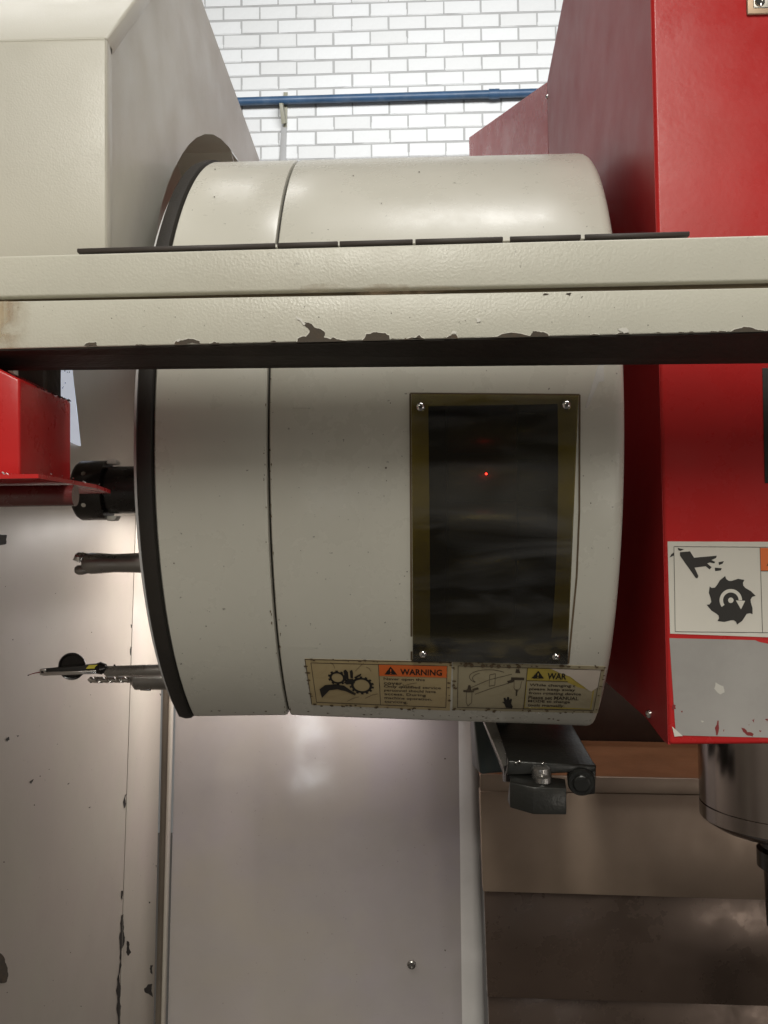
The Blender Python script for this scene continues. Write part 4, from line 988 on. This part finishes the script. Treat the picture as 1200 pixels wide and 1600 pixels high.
# ================================================================== TOOLS IN THE MAGAZINE
RT = .355
def pot_point(py):
    """point on the tool circle whose image row is py"""
    best = None
    for i in range(900):
        th = -1.2+i*.0018; Y = YC-RT*cos(th); Z = ZC+RT*sin(th)
        v = Vector((-.3, Y, Z))-CAM; yy = 800-F*v.dot(_u)/v.dot(_fw)
        if best is None or abs(yy-py) < best[0]: best = (abs(yy-py), Y, Z)
    return best[1], best[2]
def xat(px, py, Y, Z):
    """x on the line (Y,Z) seen at column px"""
    lo, hi = -1.5, .5
    for _ in range(40):
        mid = (lo+hi)/2; v = Vector((mid, Y, Z))-CAM; x = 600+F*v.dot(_r)/v.dot(_fw)
        if x < px: lo = mid
        else: hi = mid
    return lo
XD = AL[0]-.0225
# black holder
Y, Z = pot_point(765); pxm = (Y)/F
x0, x1, x2 = xat(122, 765, Y, Z), xat(163, 765, Y, Z), XD
th_ = thing('black_tool_holder', (x0, Y, Z-.035), 'black short tool holder with wide flange, topmost tool in the magazine', 'tool holder')
k_ = Y/F
lathe('flange', Vector((x0, Y, Z)), (1, 0, 0), [(0, .012), (0, 39*k_), (.002, 43.5*k_), (.006, 47*k_), (x1-x0+.005, 47*k_), (x1-x0+.005, 30*k_)], M['toolblack'], th_, 64)
lathe('neck', Vector((x1+.005, Y, Z)), (1, 0, 0), [(0, 34*k_), (.002, 37*k_), (.01, 37.5*k_), (x2-x1-.012, 37.5*k_), (x2-x1-.012, 45*k_), (x2-x1-.004, 45*k_)], M['toolblack'], th_, 64)
for s_ in (-1, 1):
    kc = Vector((x1+.011, Y, Z+s_*42.0*k_)); hexa('drive_key', *[[kc+Vector((dx, dy, s_*dz)) for dx, dz in ((-.006, -.001), (.006, -.001), (.003, .0045), (-.006, .0045))] for dy in (-.008, .008)], M['tape'], th_, .001)
for a_ in (-.55, .52):
    v = Vector((0, -cos(a_), sin(a_))); c = Vector((x0+.016, Y, Z))+v*46.6*k_
    lathe('set_screw', c, v, [(0, .0026), (.0008, .0026), (.0008, .0014)], M['chrome'], th_, 14)
# end mill
Y, Z = pot_point(879); k_ = Y/F
x0, x2 = xat(118, 879, Y, Z), XD
em = thing('end_mill', (x0, Y, Z-.012), 'steel indexable end mill pointing left with a two lobed tip', 'end mill')
L = x2-x0+.01
lathe('shank', Vector((x0+.010, Y, Z)), (1, 0, 0), [(0, 14*k_), (.008, 17*k_), (.02, 16*k_), (.035, 14.5*k_), (.05, 15*k_), (L-.012, 17*k_)], M['dsteel'], em, 40)
for s_ in (-1, 1):
    lathe('cutting_lobe', Vector((x0, Y-.003, Z+s_*10.3*k_)), (1, 0, -.03*s_), [(0, 1.5*k_), (.001, 5*k_), (.004, 7.6*k_), (.009, 8*k_), (.016, 6*k_), (.024, 3*k_)], M['dsteel'], em, 20)
box('carbide_insert', Vector((x0+.006, Y-13*k_, Z+8*k_)), (.009, .002, .007), M['chrome'], em, .0006, Matrix.Rotation(.4, 3, 'Y'))
lathe('collar', Vector((x2-.006, Y, Z)), (1, 0, 0), [(0, 17*k_), (0, 23*k_), (.002, 24*k_), (.006, 24*k_)], M['steel'], em, 40)
# pot flange, dark bulge left of the rim
lathe('pot_flange', Vector((x2-.0045, Y-.0, Z)), (1, 0, 0), [(0, .02), (0, 44*k_), (.002, 48*k_), (.006, 48*k_)], M['black'], mag, 48)
# dial indicator on a bar
Y, Z = pot_point(1042); Y -= .04; k_ = Y/F
xb0, xb1 = xat(165, 1042, Y, Z), xat(290, 1042, Y, Z)
di = thing('dial_indicator', (xb0, Y, Z-.01), 'small dial indicator with yellow label on a round steel bar', 'dial indicator')
tube('bar', [Vector((xb0-.001, Y, Z)), Vector((xb0+.002, Y, Z)), Vector((xb1, Y, Z+.002))], [6*k_, 8.6*k_, 8.6*k_], M['dsteel'], di, 28)
lathe('grub_screw', Vector((xb0+.011, Y, Z+7*k_)), (0, -.3, 1), [(0, .0012), (.0022, .0012), (.003, .0005)], M['toolblack'], di, 10)
lathe('grub_hole', PY(274, 1041, Y-8.9*k_), (0, -1, 0), [(0, .0012), (.0004, .0012)], M['dark'], di, 10)
c = PY(111, 1041.5, Y)
dr = lathe('dial', c+Vector((0, .006, 0)), (0.05, -1, 0), [(0, .01), (0, 21*k_), (.004, 21.5*k_), (.006, 20*k_), (.0055, 18*k_), (.003, 17*k_), (.003, .0005)], M['toolblack'], di, 40)
def DI(px, py, o): return PY(px, py, Y-.004+o)
bd = hexa('body', [DI(63, 1045, 0), DI(150, 1038, -.002), DI(151, 1052, -.002), DI(63, 1053, 0)], [DI(63, 1045, .008), DI(152, 1036, .012), DI(152, 1053, .012), DI(63, 1053, .008)], M['black'], di, .0012)
hexa('body_rail', [DI(66, 1050, -.003), DI(150, 1047, -.005), DI(151, 1053, -.005), DI(66, 1056, -.003)], [DI(66, 1050, .003), DI(150, 1047, .003), DI(151, 1053, .003), DI(66, 1056, .003)], M['steel'], bd, .0008)
hexa('tip_clamp', [DI(62, 1045, -.003), DI(72, 1045, -.003), DI(72, 1055, -.003), DI(62, 1055, -.003)], [DI(62, 1045, .003), DI(72, 1045, .003), DI(72, 1055, .003), DI(62, 1055, .003)], M['steel'], bd, .001)
lathe('pivot', DI(66, 1050, -.0032), (0, -1, 0), [(0, .0016), (.0006, .0016)], M['dark'], bd, 10)
hexa('yellow_label', [DI(139, 1039, -.0032), DI(154, 1038.6, -.0032), DI(150, 1044.5, -.0042), DI(134, 1045, -.0042)], [DI(139, 1039, -.001), DI(154, 1038.6, -.001), DI(150, 1044.5, -.001), DI(134, 1045, -.001)], M['yellow'], bd, 0)
text('label_lettering', 'DTI', 139, 1040, 149, 1043.5, lambda x, y: DI(x, y, -.0044), M['ink'], bd) if False else None
tube('swivel', [DI(150, 1045, .002), DI(158, 1044, .002), DI(166, 1043, .002)], [8*k_, 10*k_, 6*k_], M['toolblack'], di, 20)
tube('stylus', [DI(64, 1050, 0), DI(55, 1051.5, 0), DI(45, 1054.5, 0)], [.0008, .0006, .0004], M['redmark'], di, 8)
tube('stylus_ball', [DI(46, 1054.2, 0), DI(44.5, 1055, 0), DI(43, 1055.5, 0)], [.0003, .0008, .0003], M['toolblack'], di, 8)
# drill
Y, Z = pot_point(1061); k_ = Y/F
xa, xb, xc = xat(137, 1060, Y, Z), xat(206, 1060, Y, Z), xat(300, 1060, Y, Z)
dl = thing('twist_drill', (xa, Y, Z-.01), 'twist drill held in a round steel holder, lowest tool in the magazine', 'drill')
lathe('holder', Vector((xb-.001, Y, Z)), (1, 0, 0), [(0, 6*k_), (.0008, 9*k_), (.006, 16.2*k_), (xc-xb, 16.8*k_)], M['dsteel'], dl, 40)
hexa('holder_key', [PY(219, 1075, Y-.006), PY(236, 1075, Y-.006), PY(236, 1079.5, Y-.006), PY(219, 1079, Y-.006)], [PY(219, 1075, Y+.003), PY(236, 1075, Y+.003), PY(236, 1079.5, Y+.003), PY(219, 1079, Y+.003)], M['dsteel'], dl, .0006)
V = []; Fc = []; NS = 90; NP = 20; LD = xb-xa+.004; rd = 5.2*k_
for i in range(NS+1):
    x = xa+LD*i/NS; tw = 2*pi*2.2*i/NS; tip = min(1, .15+i/6)
    for j in range(NP):
        a_ = 2*pi*j/NP; rr = rd*(1-.42*max(0, cos(2*a_))**3)*tip; V.append((x, Y+rr*cos(a_+tw), Z+rr*sin(a_+tw)))
for i in range(NS):
    for j in range(NP): Fc.append((i*NP+j, i*NP+(j+1) % NP, (i+1)*NP+(j+1) % NP, (i+1)*NP+j))
Fc.append(tuple(range(NP)))
M['drill'] = paint('drill_steel', (.62, .60, .57), .22, metal=1, dirt=.3)
mesh('drill_bit', V, Fc, M['drill'], dl, smooth=True, sharp=50)
